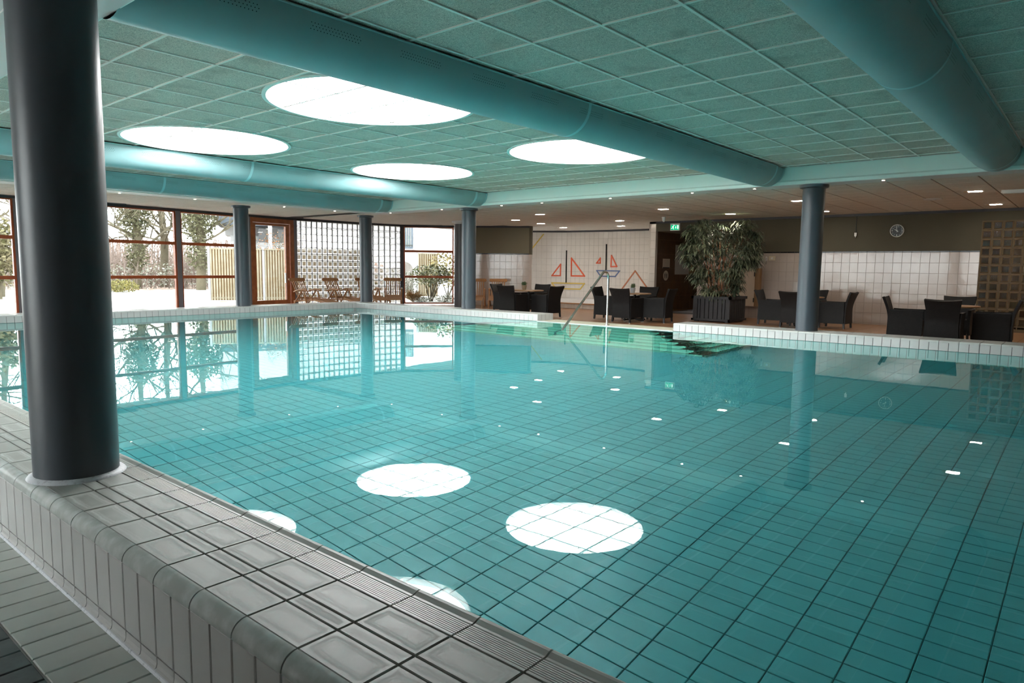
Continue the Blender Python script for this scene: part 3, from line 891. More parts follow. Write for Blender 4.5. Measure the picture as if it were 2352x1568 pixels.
# glass block wall (curved run of three facets)
gb = thing('wall_glass_block', 'curved wall of clear glass blocks behind the wooden deck chairs', kind='structure')
def glass_block_mesh(name, w, d, rimw, m_glass, m_rim):
    """hollow block: glazed front face with bevelled pale rim"""
    mb = MB(); a = w/2; i_ = a-rimw
    for sgn in (1,):
        mb.add([(-a,-a,0),(a,-a,0),(a,a,0),(-a,a,0),(-i_,-i_,d/2),(i_,-i_,d/2),(i_,i_,d/2),(-i_,i_,d/2)],
               [(0,1,5,4),(1,2,6,5),(2,3,7,6),(3,0,4,7)], 1)
        mb.add([(-i_,-i_,d/2),(i_,-i_,d/2),(i_,i_,d/2),(-i_,i_,d/2)], [(0,1,2,3)], 0)
    return mb.mesh(name, [m_glass, m_rim])
gbm = glass_block_mesh('glass_block', .186, .05, .030, 'gb_glass', 'gb_rim')
for i in (1,2,3):
    p, u, L, n = seg(i)
    k = int(round(L/.2)); d = L/k
    mort = MB()
    for c in range(k+1): fbox(p,u,n,max(d*c-.007,0),min(d*c+.007,L),ZF,2.40,-.03,.03,mort)
    zz = 2.405
    rows = []
    while zz > ZF+.05:
        rows.append(zz); zz -= .2085
    for z in rows: fbox(p,u,n,0,L,z-.006,z+.006,-.028,.028,mort)
    mort.build('mortar_grid', 'gb_mortar', gb)
    for c in range(k):
        for z in rows:
            zc = z-.104
            if zc-.1 < ZF-.03: continue
            link('glass_block', gbm, gb, frame_mat(p+u*(d*(c+.5))+ZV*zc, u, ZV))
    fbox(p,u,n,0,L,2.395,ZL,-.06,.06).build('head_trim', 'trim', gb)
    fbox(p,u,n,0,L,ZL,ZL+.6,-.06,.06).build('head_wall', 'post', gb)
    fbox(p,u,n,0,L,ZF-.02,ZF+.03,-.06,.05).build('base_kerb', 'gb_mortar', gb)
# angled red window and olive wall
window('window_7', 4, .10, 1.86, 'angled red framed window looking out on the evergreen shrub', z0=-.32)
p, u, L, n = seg(4)
fbox(p,u,n,-.03,.10,ZF,2.40,-.06,.07).build('window_post', 'trim', label='dark post between the glass blocks and the angled red window', kind='structure')
t = MB(); fbox(p,u,n,0,L,2.395,ZL,-.06,.07,t); fbox(p,u,n,0,L,ZL,ZL+.6,-.06,.06,t); t.build('trim_3', 'trim', label='dark head trim above the angled red window', kind='structure')

def tiled_wall(name, pts, label, z_tile, paint, tile='wall_tile', tw=.2, th=.254, ztop=2.40, strip=True, zb=ZF, limit=300, head=True, trim=True):
    o = thing(name, label, kind='structure')
    w = MB(); cells, bl = [], []
    acc = 0.0
    for a, c in zip(pts[:-1], pts[1:]):
        P0, Q0 = Vector((*a,0)), Vector((*c,0)); u = (Q0-P0).normalized(); L = (Q0-P0).length; n = Vector((u.y,-u.x,0))
        w.obox(P0+ZV*zb-n*.12, u*L, ZV*(ZL+.4-zb), n*.12) if False else w.obox(P0-n*.12+ZV*zb, u*L, n*.12, ZV*(ZL+.4-zb)) if u.cross(n).z > 0 else w.obox(P0+ZV*zb, u*L, -n*.12, ZV*(ZL+.4-zb))
        k = max(1, int(round(L/tw))); d = L/k
        z = z_tile
        while z > zb+.03:
            z0 = max(z-th, zb)
            for i in range(k): cells.append((P0+u*(d*(i+.5))+n*.008+ZV*((z+z0)/2), u, ZV, d-.004, z-z0-.004))
            z -= th
        if strip:
            for i in range(k): bl.append((P0+u*(d*(i+.5))+n*.010+ZV*(z_tile+.017), u, ZV, d-.003, .034))
    w.build('wall_body', paint, o)
    g = MB()
    for a, c in zip(pts[:-1], pts[1:]):
        P0, Q0 = Vector((*a,0)), Vector((*c,0)); u = (Q0-P0).normalized(); L = (Q0-P0).length; n = Vector((u.y,-u.x,0))
        g.add([P0+n*.004+ZV*zb, Q0+n*.004+ZV*zb, Q0+n*.004+ZV*(z_tile+.03), P0+n*.004+ZV*(z_tile+.03)], [(0,1,2,3)])
    g.build('grout_bed', 'grout_white', o)
    tile_field(o, 'wall_tile', cells, tile, t=.008, c=.0025, limit=limit, minpx=6, rest='wall_tiling')
    if bl: tile_field(o, 'strip_tile', bl, 'black_tile', t=.008, limit=120, minpx=3, rest='strip_tiling')
    if trim:
        t = MB()
        for a, c in zip(pts[:-1], pts[1:]):
            P0, Q0 = Vector((*a,0)), Vector((*c,0)); u = (Q0-P0).normalized(); L = (Q0-P0).length; n = Vector((u.y,-u.x,0))
            fbox(P0,u,n,-.02,L+.02,ztop,ZL+.002,-.02,.05,t)
        t.build('head_trim', 'trim', o)
    return o
tiled_wall('wall_olive', [FAC[6], FAC[7]], 'olive painted wall with white tiles below beside the angled window', 1.468, 'olive_pale')
P0 = Vector((*FAC[7],0)); u = (Vector((*FAC[7],0))-Vector((*FAC[6],0))).normalized(); nn = Vector((u.y,-u.x,0))
MB().obox(P0-nn*.30+ZV*ZF, u*.10, nn*.31, ZV*(1.468-ZF)).build('wall_end', 'wall_tile', label='white tiled end of the olive wall', kind='structure')
MB().obox(P0-nn*.30+ZV*1.468, u*.10, nn*.31, ZV*(ZL-1.4)).build('wall_end', 'olive', label='olive painted upper end of the short wall', kind='structure')
# sailing boat wall
SW = tiled_wall('wall_back_sails', SAIL, 'curved white tiled wall decorated with sailing boats', 2.395, 'sail_tile', tile='sail_tile', tw=.2, th=.252, strip=False, zb=-.16)
plat = MB()
plat.add([(-18.2,19.15,-.172),(-10.75,19.15,-.172),(-10.75,22.5,-.172),(-18.2,22.5,-.172)], [(0,1,2,3)])
plat = plat.build('floor_platform', 'grout_white', label='low raised white tiled platform in front of the sailing boat wall', kind='structure')
cells = []
for j in range(17):
    for i in range(31):
        x = -18.0+.25*i+(.125 if j % 2 else 0); y = 19.25+.2*j
        if x < -10.9: cells.append(((x,y,-.16),(1,0,0),(0,1,0),.245,.195))
tile_field(plat, 'platform_tile', cells, 'plat_tile_lit', limit=160, minpx=5, rest='platform_tiling')
cells = [((-18.0+.15*i+.075,19.148,-.255),(1,0,0),(0,0,1),.145,.165) for i in range(48)]
tile_field(plat, 'riser_tile', cells, 'sail_tile', limit=60, minpx=4, rest='riser_tiling')
MB().box(-18.2,-10.75,19.12,19.18,-.19,-.156).build('wood_nosing', 'teak', plat)
MB().box(-18.2,-10.75,19.155,19.2,ZF-.01,-.18).build('riser_core', 'grout_white', plat)
# right wall: column, niche, long tiled wall, amber glass blocks
tiled_wall('wall_column', [(-10.86,YW),(-10.68,YW)], 'narrow white tiled column between sailing boats and brown niche', 2.395, 'sail_tile', tile='sail_tile', tw=.2, strip=False)
tiled_wall('wall_right', [(-9.25,YW),(-2.25,YW)], 'long tiled lounge wall with olive paint above and the wall clock', 1.478, 'olive')
MB().box(-10.68,-9.25,YW,YW+.15,2.165,ZL+.4).build('wall_lintel', 'olive', label='olive lintel above the brown tiled niche', kind='structure')
MB().box(-10.86,-9.25,YW-.05,YW-.001,2.40,ZL+.002).build('trim_4', 'trim', label='dark ceiling trim above the exit sign', kind='structure')
# niche side wall of brown tiles with an opening
bw = thing('wall_niche', 'dark brown tiled side wall of the niche with an opening', kind='structure')
XN = -10.72
O0, O1, OZ0, OZ1 = 20.80, 22.05, .84, 1.805
w = MB().box(XN-.12,XN-.008,YW+.02,O0,ZF,2.4).box(XN-.12,XN-.008,O1,22.6,ZF,2.4).box(XN-.12,XN-.008,O0,O1,ZF,OZ0).box(XN-.12,XN-.008,O0,O1,OZ1,2.4)
w.build('wall_body', 'brown_grout', bw)
cells = []
for r_ in range(-1, 6):
    z0, z1 = .591-.447*1+.447*(r_-0)-.0, .591+.447*r_
    z0, z1 = .144+.447*(r_-0), .591+.447*(r_-0)
    z0, z1 = max(z0, ZF), min(z1, 2.19)
    if z1-z0 < .05: continue
    for c in range(11):
        y0 = YW+.02+.3*c-(.15 if r_ % 2 else 0); y1 = y0+.3
        y0 = max(y0, YW+.02)
        if y1-y0 < .05: continue
        for (ya, yb_, za, zb_) in ([(y0,y1,z0,z1)] if (y1 <= O0 or y0 >= O1 or z1 <= OZ0 or z0 >= OZ1) else
                [(y0,min(y1,O0),z0,z1),(max(y0,O0),min(y1,O1),z0,min(z1,OZ0)),(max(y0,O0),min(y1,O1),max(z0,OZ1),z1)]):
            if yb_-ya > .02 and zb_-za > .02:
                cells.append(((XN,(ya+yb_)/2,(za+zb_)/2),(0,1,0),(0,0,1),yb_-ya-.005,zb_-za-.005))
tile_field(bw, 'brown_tile', cells, 'brown_tile', t=.008, limit=300, minpx=4, rest='brown_tiling')
MB().box(XN,-9.0,YW+.02,23,2.165,2.2).build('niche_ceiling', 'olive_pale', bw)
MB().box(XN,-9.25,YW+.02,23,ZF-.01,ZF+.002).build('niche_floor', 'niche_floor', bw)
MB().box(-9.25,-9.1,YW+.13,23,ZF,2.2).build('jamb_wall', 'sail_tile', bw)
MB().box(XN,-9.1,23,23.1,ZF,2.2).build('end_wall', 'brown_tile', bw)
# room behind the opening
ob = tiled_wall('wall_shower', [(-11.25,20.2),(-11.25,23.0)], 'white tiled wall seen through the opening in the brown wall', 2.2, 'sail_tile', tile='wall_tile', tw=.2, th=.25, strip=False, trim=False)
MB().box(-11.25,XN-.12,22.9,23.0,ZF,2.4).build('wall_shower_end', 'wall_tile', label='white end wall of the room behind the opening', kind='structure')

# amber glass block panel at the right
ga = thing('wall_amber_block', 'amber tinted glass block panel at the right end of the lounge wall', kind='structure')
gam = glass_block_mesh('glass_block', .186, .06, .026, 'gb2_glass', 'gb2_rim')
mort = MB()
GX0 = -2.24
for c in range(13): mort.box(GX0+.2*c-.010,GX0+.2*c+.010,YW-.02,YW+.04,ZF,2.19)
for r_ in range(14): mort.box(GX0,GX0+2.4,YW-.018,YW+.038,2.182-.2*r_-.010,2.182-.2*r_+.010)
mort.build('mortar_grid', 'gb2_mortar', ga)
for c in range(12):
    for r_ in range(12):
        link('glass_block', gam, ga, frame_mat((GX0+.1+.2*c,YW,2.082-.2*r_),(1,0,0),(0,0,1)))
MB().box(GX0-.02,GX0+2.42,YW-.03,YW+.05,ZF,ZF+.07).build('base_kerb', 'gb2_mortar', ga)
MB().box(-2.25,.2,YW,YW+.12,2.185,ZL+.4).build('wall_right_head', 'olive', label='olive wall strip above the amber glass blocks', kind='structure')
MB().box(-2.25,5.9,YW-.05,YW-.001,2.40,ZL+.002).build('trim_5', 'trim', label='dark ceiling trim above the amber glass blocks', kind='structure')
MB().box(.2,6.0,YW,YW+.12,ZF,ZL+.4).build('wall_right_far', 'olive', label='olive wall right of the amber glass blocks', kind='structure')
bk = MB().box(-3.2,.9,21.6,21.7,ZF,ZL+.4).box(-3.3,-3.2,YW+.12,21.7,ZF,ZL+.4).box(.9,1.0,YW+.12,21.7,ZF,ZL+.4)
bk.build('wall_corridor', 'panel', label='unlit wall added behind the amber glass blocks, warm light put into its colour', kind='structure')  # added wall; its warm colour stands in for lamp light, none is placed
# outer shell that closes the hall outside the picture
MB().box(5.9,6.1,-4.1,YW+.1,ZF-.1,3.05).build('wall_end_right', 'wall_tile', label='end wall at the right of the hall', kind='structure')
YB_ = -2.4
MB().box(-17.9,-14.0,YB_-.15,YB_,ZF-.1,3.05).box(-4.2,6.1,YB_-.15,YB_,ZF-.1,3.05).box(-14.0,-4.2,YB_-.15,YB_,2.3,3.05).box(-14.0,-4.2,YB_-.15,YB_,ZF-.1,-.25).build('wall_front', 'sail_tile', label='wall behind the camera with a window band', kind='structure')
for k in range(4):
    o = thing('window_%d' % (8+k), 'garden window behind the camera, bay %s from the far end' % ('one','two','three','four')[k], kind='structure')
    xa, xb2 = -14.0+2.45*k, -14.0+2.45*(k+1)
    MB().box(xa,xa+.06,YB_-.1,YB_,-.25,2.3).build('jamb', 'red_wood', o)
    MB().box(xb2-.06,xb2,YB_-.1,YB_,-.25,2.3).build('jamb', 'red_wood', o)
    MB().box(xa+.06,xb2-.06,YB_-.1,YB_,.61,.68).build('rail', 'red_wood', o)
    MB().box(xa+.06,xb2-.06,YB_-.05,YB_-.042,-.25,2.3).build('pane', 'pane', o)
MB().box(4.0,5.9,.88,12.3,ZF-.1,-.002).build('floor_right', 'walk_light', label='pale deck at the right end of the pool', kind='structure')
MB().box(-16.05,-15.9,.6,1.4,ZF-.1,-.002).build('floor_corner', 'walk_light', label='rim corner behind the near pillar', kind='structure')
MB().box(-10.86,-10.84,YW,22.6,ZF,2.5).build('wall_sail_return', 'sail_tile', label='return of the sailing boat wall beside the column', kind='structure')

# ------------------------------------------------------------------ pillars
def pillar(x, y, z0, label, r=.173, cap=True, base=False, mat='pillar', z1=ZS):
    o = thing('pillar', label, 'pillar', (x, y, z0), group=None)
    h = z1-z0
    smooth_by_angle(MB().lathe([(r,0),(r,h)], 48).build('shaft', mat, o), 60)
    if cap:
        smooth_by_angle(MB().lathe([(r,h-.06),(r+.045,h-.045),(r+.05,h-.03),(r+.05,h)], 48).build('collar', mat, o), 30)
    if base:
        smooth_by_angle(MB().lathe([(r+.028,0),(r+.022,.008),(r+.006,.014),(r,.016)], 48).build('sealant_ring', 'sealant', o), 60)
    return o
pillar(-3.588, 1.097, 0, 'big dark slate pillar standing on the near pool rim', base=True)
pillar(-3.735, 12.0, 0, 'dark slate pillar on the far rim between the wicker chair groups')
pillar(-11.68, 12.11, 0, 'dark slate pillar on the far rim beside the angled window')
pillar(-15.75, 12.2, 0, 'dark slate pillar at the far corner of the pool')
pillar(-15.82, 8.57, 0, 'dark slate pillar on the left rim in front of the slatted fence')
p4 = pillar(-15.75, 15.94, ZF, 'grey free standing pillar behind the rim beside the angled window', r=.19, cap=False, mat='pillar2', z1=2.36)
MB().lathe([(.17,2.70),(.17,2.81)], 32).build('neck', 'soffit', p4)
MB().lathe([(.25,2.74),(.27,2.76),(.27,2.80)], 32).build('collar', 'soffit', p4)

# ------------------------------------------------------------------ ducts (half-round fabric sleeves under the ceiling)
DR = .29; ZDU = 2.652
def duct(xc, label):
    o = thing('air_duct', label, 'air duct', (xc, 0, ZDU), group='turquoise fabric air ducts')
    N = 20
    arc = [(DR*math.cos(math.pi+math.pi*k/N), DR*math.sin(math.pi+math.pi*k/N)) for k in range(N+1)]
    def sweep(y0, y1, s0=1.0, s1=1.0, ny=1, zoff=0.0):
        mb = MB(); vs_, fs = [], []
        for j in range(ny+1):
            f = j/ny; s_ = s0+(s1-s0)*f; y = y0+(y1-y0)*f
            sag = 1.0
            vs_ += [(a*s_*sag, y, b_*s_*sag+zoff) for a, b_ in arc]
        for j in range(ny):
            for k in range(N): fs.append((j*(N+1)+k, j*(N+1)+k+1, (j+1)*(N+1)+k+1, (j+1)*(N+1)+k))
        return mb.add(vs_, fs)
    sl = sweep(YB0, 11.36, ny=12)
    sl.add([(-DR,YB0,0),(DR,YB0,0),(DR,11.36,0),(-DR,11.36,0)], [(0,1,2,3)])
    smooth_by_angle(sl.build('sleeve', 'duct', o), 50)
    smooth_by_angle(sweep(11.40, YB+.02, 1.0, .93, 3).build('end_sleeve', 'duct', o), 50)
    for (y0, y1) in ((6.03, 6.075), (11.35, 11.41), (YB-.05, YB-.004)):
        s_ = 1.008 if y0 < 11.5 else .955
        smooth_by_angle(sweep(y0, y1, s_, s_).build('seam_band', 'duct_band', o), 50)
    for sx in (-1, 1):
        MB().box(sx*DR-.012, sx*DR+.012, YB0, 11.38, -.004, .006).build('hanging_rail', 'duct_band', o)
    ho = MB()
    for sx in (-1, 1):
        y = 2.0
        while y < 11.0:
            for i in range(16):
                for j in range(3):
                    a = math.pi*(1+(.075+.022*j)) if sx < 0 else math.pi*(2-(.075+.022*j))
                    yy = y+.026*i+(.013 if j % 2 else 0)
                    if yy > 11.2: continue
                    c = Vector((DR*math.cos(a)*1.003, yy, DR*math.sin(a)*1.003)); nrm = Vector((math.cos(a), 0, math.sin(a)))
                    tdir = Vector((0,1,0)); s2 = nrm.cross(tdir); q = .0032
                    ho.add([c+tdir*q+s2*q, c-tdir*q+s2*q, c-tdir*q-s2*q, c+tdir*q-s2*q], [(0,1,2,3)])
            y += .78
    ho.build('perforation', 'hole', o, kind='stuff')
    return o
duct(-1.26, 'turquoise half round air duct nearest the right picture edge')
duct(-4.42, 'turquoise half round air duct crossing the middle of the ceiling')
duct(-11.03, 'turquoise half round air duct behind the four skylights')
duct(-14.30, 'turquoise half round air duct along the left beam')

# ------------------------------------------------------------------ skylights
names = ['round white skylight partly hidden by the middle duct, nearest the camera', 'round white skylight on the far left above the garden windows',
         'small looking round white skylight farthest to the left rear', 'round white skylight at the rear, partly hidden by the middle duct']
for (cx, cy), lb in zip(SKY_C, names):
    o = thing('skylight', lb, 'skylight', (cx, cy, ZC), group='round skylights in the pool ceiling')
    smooth_by_angle(MB().lathe([(SKY_R+.035,.004),(SKY_R+.035,-.012),(SKY_R-.005,-.012),(SKY_R-.005,.02),(SKY_R+.03,.02)], 72, cap=False).build('frame_ring', 'fascia', o), 30)
    smooth_by_angle(MB().lathe([(SKY_R-.006,-.006),(SKY_R-.03,.05),(SKY_R-.03,.075)], 72, cap=False).build('reveal', 'soffit', o), 30)
    k = 72; rr = SKY_R-.02
    MB().add([(rr*math.cos(2*math.pi*i/k), rr*math.sin(2*math.pi*i/k), .06) for i in range(k)], [tuple(range(k-1,-1,-1))]).build('diffuser', 'skylight', o)
    MB().lathe([(SKY_R+.02,.02),(SKY_R+.02,.30)], 48, cap=False).build('shaft', 'dark_void', o)

# ------------------------------------------------------------------ lamps
LAMPS = [(-5.08,15.17),(-5.41,18.1),(-7.61,17.68),(-8.37,15.47),(-1.94,15.13),(-1.93,18.18),(-11.95,15.15),(-12.72,20.6),(-11.41,18.39),(-14.3,18.19),(-15.0,20.4),(-13.96,16.5),(1.6,15.1),(1.6,18.2),(4.4,15.1),(4.4,18.2)]
LNAME = ['left of the right rim pillar', 'right of the plant near the right wall', 'above the tall potted plant', 'above the second table', 'above the rightmost table', 'above the amber glass blocks', 'above the first table', 'at the right end of the sailing boat wall', 'in front of the tiled column', 'in front of the olive wall', 'at the left end of the sailing boat wall', 'above the two deck chairs at the tiled wall'] + ['just beyond the right picture edge', 'beyond the right picture edge at the wall', 'far beyond the right picture edge', 'far beyond the right picture edge at the wall']
for i, (x, y) in enumerate(LAMPS):
    o = thing('ceiling_downlight', 'rectangular recessed ceiling lamp ' + LNAME[i], 'lamp', (x, y, ZL), group='recessed lounge ceiling lamps')
    MB().box(-.16,.16,-.09,.09,-.006,.002).build('frame', 'soffit', o)
    MB().box(-.14,-.07,-.07,.07,-.009,-.005).build('reflector', 'reflector', o)
    MB().box(-.07,.14,-.07,.07,-.010,-.005).build('lens', 'lamp', o)
SPOTS = [(-12.39,11.9,'left of the middle far pillar'),(-10.46,11.9,'right of the middle far pillar'),(-9.31,11.9,'above the first table'),(-7.59,11.9,'above the handrail'),(-5.84,11.9,'above the tall plant'),(-4.69,11.9,'left of the right pillar top'),(-2.69,11.9,'right of the right pillar top'),(-14.32,11.9,'at the far pool corner'),
         (-15.06,5.61,'beside the big near pillar on the left beam'),(-15.06,7.12,'second on the left beam'),(-15.06,9.27,'third on the left beam'),(-15.06,10.7,'fourth on the left beam')]
for (x, y, w) in SPOTS:
    o = thing('spot_light', 'tiny round soffit spot light ' + w, 'spot light', (x, y, ZS), group='small spot lights in the beam soffit')
    MB().lathe([(.034,-.001),(.034,-.006),(.022,-.008)], 20).build('bezel', 'silver', o)
    MB().lathe([(.021,-.008),(.016,-.0105)], 16).build('lens', 'spot', o)
o = thing('strip_lamp', 'slim ceiling strip lamp at the right picture edge', 'lamp', (-1.1, 15.25, ZL))
MB().box(-.42,.7,-.05,.05,-.05,0).build('housing', 'white_plastic', o)
MB().box(-.40,.68,-.03,.03,-.062,-.05).build('diffuser', 'soffit', o)
o = thing('air_vent', 'flat round ceiling vent near the clock', 'vent', (-2.75, 16.25, ZL))
MB().lathe([(.17,0),(.16,-.015),(.05,-.02)], 28).build('disc', 'soffit', o)
MB().lathe([(.05,-.02),(.04,-.03)], 20).build('hub', 'soffit', o)
o = thing('smoke_detector', 'white dome camera on the lounge ceiling left of the plant', 'detector', (-9.54, 17.75, ZL))
MB().lathe([(.06,0),(.06,-.03)], 24).build('base', 'white_plastic', o)
smooth_by_angle(MB().lathe([(.05,-.03),(.048,-.08),(.035,-.12),(.012,-.14)], 24).build('dome', 'white_plastic', o), 60)

# ------------------------------------------------------------------ text helper
def text_mesh(body, size, mat):
    c = bpy.data.curves.new('text', 'FONT'); c.body = body; c.size = size; c.align_x = 'CENTER'; c.align_y = 'CENTER'; c.extrude = .0006
    t = bpy.data.objects.new('text', c); COL.objects.link(t)
    dg = bpy.context.evaluated_depsgraph_get()
    me = bpy.data.meshes.new_from_object(t.evaluated_get(dg))
    bpy.data.objects.remove(t); bpy.data.curves.remove(c)
    me.materials.clear(); me.materials.append(MT[mat])
    return me

# ------------------------------------------------------------------ wall fittings
WM = Matrix(((1,0,0),(0,0,-1),(0,1,0))).to_4x4()      # local xy -> wall xz facing -y
def on_wall(x, z, d=.0):
    mm = WM.copy(); mm.translation = (x, YW-.012-d, z); return mm
clk = thing('wall_clock', 'round wall clock with black face and white numerals on the olive wall', 'clock'); clk.matrix_world = on_wall(-4.0, 2.01)
smooth_by_angle(MB().lathe([(.155,-.01),(.155,.035),(.148,.042),(.138,.036)], 48, cap=False).build('rim', 'white_plastic', clk), 40)
MB().lathe([(.15,-.012),(.15,.018)], 48).build('face', 'clock_face', clk)
for h in range(1, 13):
    a = R(90-30*h); big = h % 3 == 0
    link('numeral', text_mesh(str(h), .066 if big else .036, 'clock_num'), clk, Matrix.Translation((.108*math.cos(a), .108*math.sin(a), .0195)))
for (ang, ln, w, nm) in ((R(90+58), .065, .014, 'hour_hand'), (R(90+10), .115, .010, 'minute_hand')):
    d = Vector((math.cos(ang), math.sin(ang), 0)); MB().bar(-d*.035+Vector((0,0,.023)), d*ln+Vector((0,0,.023)), w, .002).build(nm, 'clock_num', clk)
MB().lathe([(.010,.02),(.010,.027)], 16).build('hub', 'clock_num', clk)
sk = thing('pull_cord_socket', 'white wall socket hanging on a black cable below the ceiling trim', 'socket'); sk.matrix_world = on_wall(-4.945, 1.94)
MB().box(-.028,.028,-.045,.045,0,.03).build('box', 'white_plastic', sk)
MB().box(-.010,.010,-.075,-.045,.005,.02).build('plug', 'white_plastic', sk)
MB().box(-.008,.008,.045,.46,0,.010).build('cable', 'ink', sk)
th = thing('thermostat', 'small cream thermostat on the white tiles right of the plant', 'thermostat'); th.matrix_world = on_wall(-7.045, 1.337)
MB().box(-.087,.087,-.06,.06,0,.03).build('case', 'cream_plastic', th)
MB().lathe([(.030,.03),(.028,.042)], 24).build('dial', 'soffit', th)
tt = thing('thermometer', 'slim white thermometer beside the cream thermostat', 'thermometer'); tt.matrix_world = on_wall(-7.21, 1.31)
MB().box(-.018,.018,-.05,.07,0,.012).build('scale_board', 'white_plastic', tt)
MB().box(-.006,.006,-.14,.05,.012,.016).build('column', 'ink', tt)
wp = thing('wall_panel', 'cream folding panel on the wall behind the planter', 'panel'); wp.matrix_world = on_wall(-7.75, .53)
MB().box(-.40,.30,-.53,.53,.02,.17).build('front', 'panel', wp)
MB().box(.30,.43,-.53,.53,0,.15).build('edge', 'panel_side', wp)
MB().box(.285,.31,-.42,-.30,.17,.19).build('hinge', 'ink', wp)
MB().box(.285,.31,.30,.42,.17,.19).build('hinge', 'ink', wp)
nb = thing('notice_board', 'small dark framed notice hidden behind the plant leaves', 'notice'); nb.matrix_world = on_wall(-7.9, 1.33)
MB().box(-.12,.12,-.07,.07,0,.015).build('frame', 'ink', nb)
MB().box(-.10,.10,-.055,.055,.015,.018).build('sheet', 'paper', nb)
# exit sign
ex_ = thing('exit_sign', 'green lit emergency exit sign above the brown niche', 'exit sign'); ex_.matrix_world = on_wall(-10.013, 2.277)
MB().box(-.156,.156,-.109,.109,0,.05).build('case', 'white_plastic', ex_)
MB().box(-.135,.135,-.085,.060,.05,.052).build('panel', 'sign_green', ex_)
pic = MB()
def flat(pts, mb=pic, z=.054): mb.add([(x, y, z) for x, y in pts], [tuple(range(len(pts)))])
flat([(.075,-.055),(.118,-.055),(.118,.050),(.075,.050)])                                 # door
flat([(.020,.030),(.032,.030),(.032,-.015),(.020,-.015)]); flat([(.002,-.015),(.050,-.015),(.026,-.050)])   # arrow down
flat([(-.055,.030),(-.030,.045),(-.024,.038),(-.050,.015)]);                              # runner: arm
flat([(-.070,.025),(-.045,.038),(-.040,.000),(-.065,-.012)]); flat([(-.095,.012),(-.070,.028),(-.066,.018),(-.092,.000)])
flat([(-.066,-.008),(-.044,-.002),(-.038,-.040),(-.030,-.062),(-.044,-.066),(-.052,-.040)]); flat([(-.070,-.010),(-.056,-.016),(-.095,-.045),(-.125,-.040),(-.122,-.028),(-.098,-.030)])
flat([(-.030+.016*math.cos(R(a)), .058+.012*math.sin(R(a))) for a in range(0,360,45)])
pic.build('pictogram', 'sign_white', ex_)
# notices in the niche (on the brown side wall, facing +x)
NM = Matrix(((0,0,1),(1,0,0),(0,1,0))).to_4x4()
def on_niche(y, z, x=XN): mm = NM.copy(); mm.translation = (x+.001, y, z); return mm
nt_ = thing('notice_sheet', 'pale printed notice on the brown tiles above the oval sign', 'notice'); nt_.matrix_world = on_niche(YW+.02+.777, 1.19)
MB().box(-.233,.233,-.15,.15,0,.006).build('sheet', 'paper', nt_)
lines = MB()
for r_ in range(6): lines.box(-.17,.17 if r_ else .10,.10-.036*r_,.108-.036*r_,.006,.0065)
lines.build('print', 'ink_pale', nt_)
MB().box(-.22,.22,-.15,-.118,.006,.0066).build('footer', 'ink', nt_)
ov = thing('toilet_sign', 'pale oval sign with two dark figures on the brown tiles', 'sign'); ov.matrix_world = on_niche(YW+.02+.77, .807)
MB().extr([(.165*math.cos(2*math.pi*i/36), .16*math.sin(2*math.pi*i/36), 0) for i in range(36)], (0,0,.006)).build('plate', 'paper', ov)
fg = MB()
for sx in (-1, 1):
    cx = .062*sx
    fg.add([(cx+.020*math.cos(2*math.pi*i/12), .075+.016*math.sin(2*math.pi*i/12), .0065) for i in range(12)], [tuple(range(12))])
    fg.add([(cx-.032,.052,.0065),(cx+.032,.052,.0065),(cx+.026,-.02,.0065),(cx+.018,-.09,.0065),(cx-.018,-.09,.0065),(cx-.026,-.02,.0065)], [(0,5,4,3,2,1)])
fg.build('figures', 'ink', ov)
rs = thing('depth_sign', 'red depth warning sign seen through the opening in the brown wall', 'sign'); rs.matrix_world = on_niche(21.47, 1.265, -11.235)
MB().box(-.62,.62,-.135,.135,0,.004).build('plate', 'sign_red', rs)
link('lettering', text_mesh('DIEPTE 0,25 M', .125, 'sign_text'), rs, Matrix.Translation((.04,.045,.005)))
link('lettering', text_mesh('NIET DUIKEN!', .125, 'sign_text'), rs, Matrix.Translation((.04,-.062,.005)))
mt_ = thing('door_mat', 'grey mat lying in the brown niche', 'mat', (-10.0, 20.2, ZF))
MB().box(-.45,.45,-.35,.35,.003,.018).build('mat_body', 'mat', mt_)
MB().box(-.47,.47,-.37,-.35,.003,.022).build('mat_edge', 'ink', mt_)

# sailing boats: coloured tile strips on the curved wall (s along the wall, z height)
SL = [0.0]
for a, c in zip(SAIL[:-1], SAIL[1:]): SL.append(SL[-1]+math.hypot(c[0]-a[0], c[1]-a[1]))
def on_sail(sd, z):
    """point on the wall face at distance sd along the wall and height z"""
    for k in range(len(SAIL)-1):
        if sd <= SL[k+1]:
            a, c = SAIL[k], SAIL[k+1]; f = (sd-SL[k])/(SL[k+1]-SL[k])
            n = Vector((c[1]-a[1], a[0]-c[0], 0)).normalized()
            return Vector((a[0]+(c[0]-a[0])*f, a[1]+(c[1]-a[1])*f, z)) + n*.016, n
def poly_strip(parent, nm, pts, mat, close=True, w=.045):
    for p, q in zip(pts, pts[1:]+([pts[0]] if close else [])):
        (a, n1), (c, n2) = on_sail(*p), on_sail(*q)
        d = (c-a).normalized()
        MB().bar(a-d*w*.4, c+d*w*.4, w, .012, ((n1+n2)/2).normalized()).build(nm, mat, parent)
bt = thing('boat_mosaic', 'yellow hulled sailing boat mosaic with orange sails on the white wall', 'mosaic')
poly_strip(bt, 'hull_strip', [(2.309,.43),(3.673,.429),(3.49,.207),(2.484,.21)], 'yellow')
poly_strip(bt, 'sail_strip', [(2.311,.712),(2.645,1.164),(2.642,.716)], 'orange', w=.05)
poly_strip(bt, 'sail_strip', [(3.095,1.401),(3.666,.716),(3.098,.715)], 'orange', w=.055)
poly_strip(bt, 'mast_strip', [(2.877,1.681),(2.879,.452)], 'black_tile', close=False, w=.05)
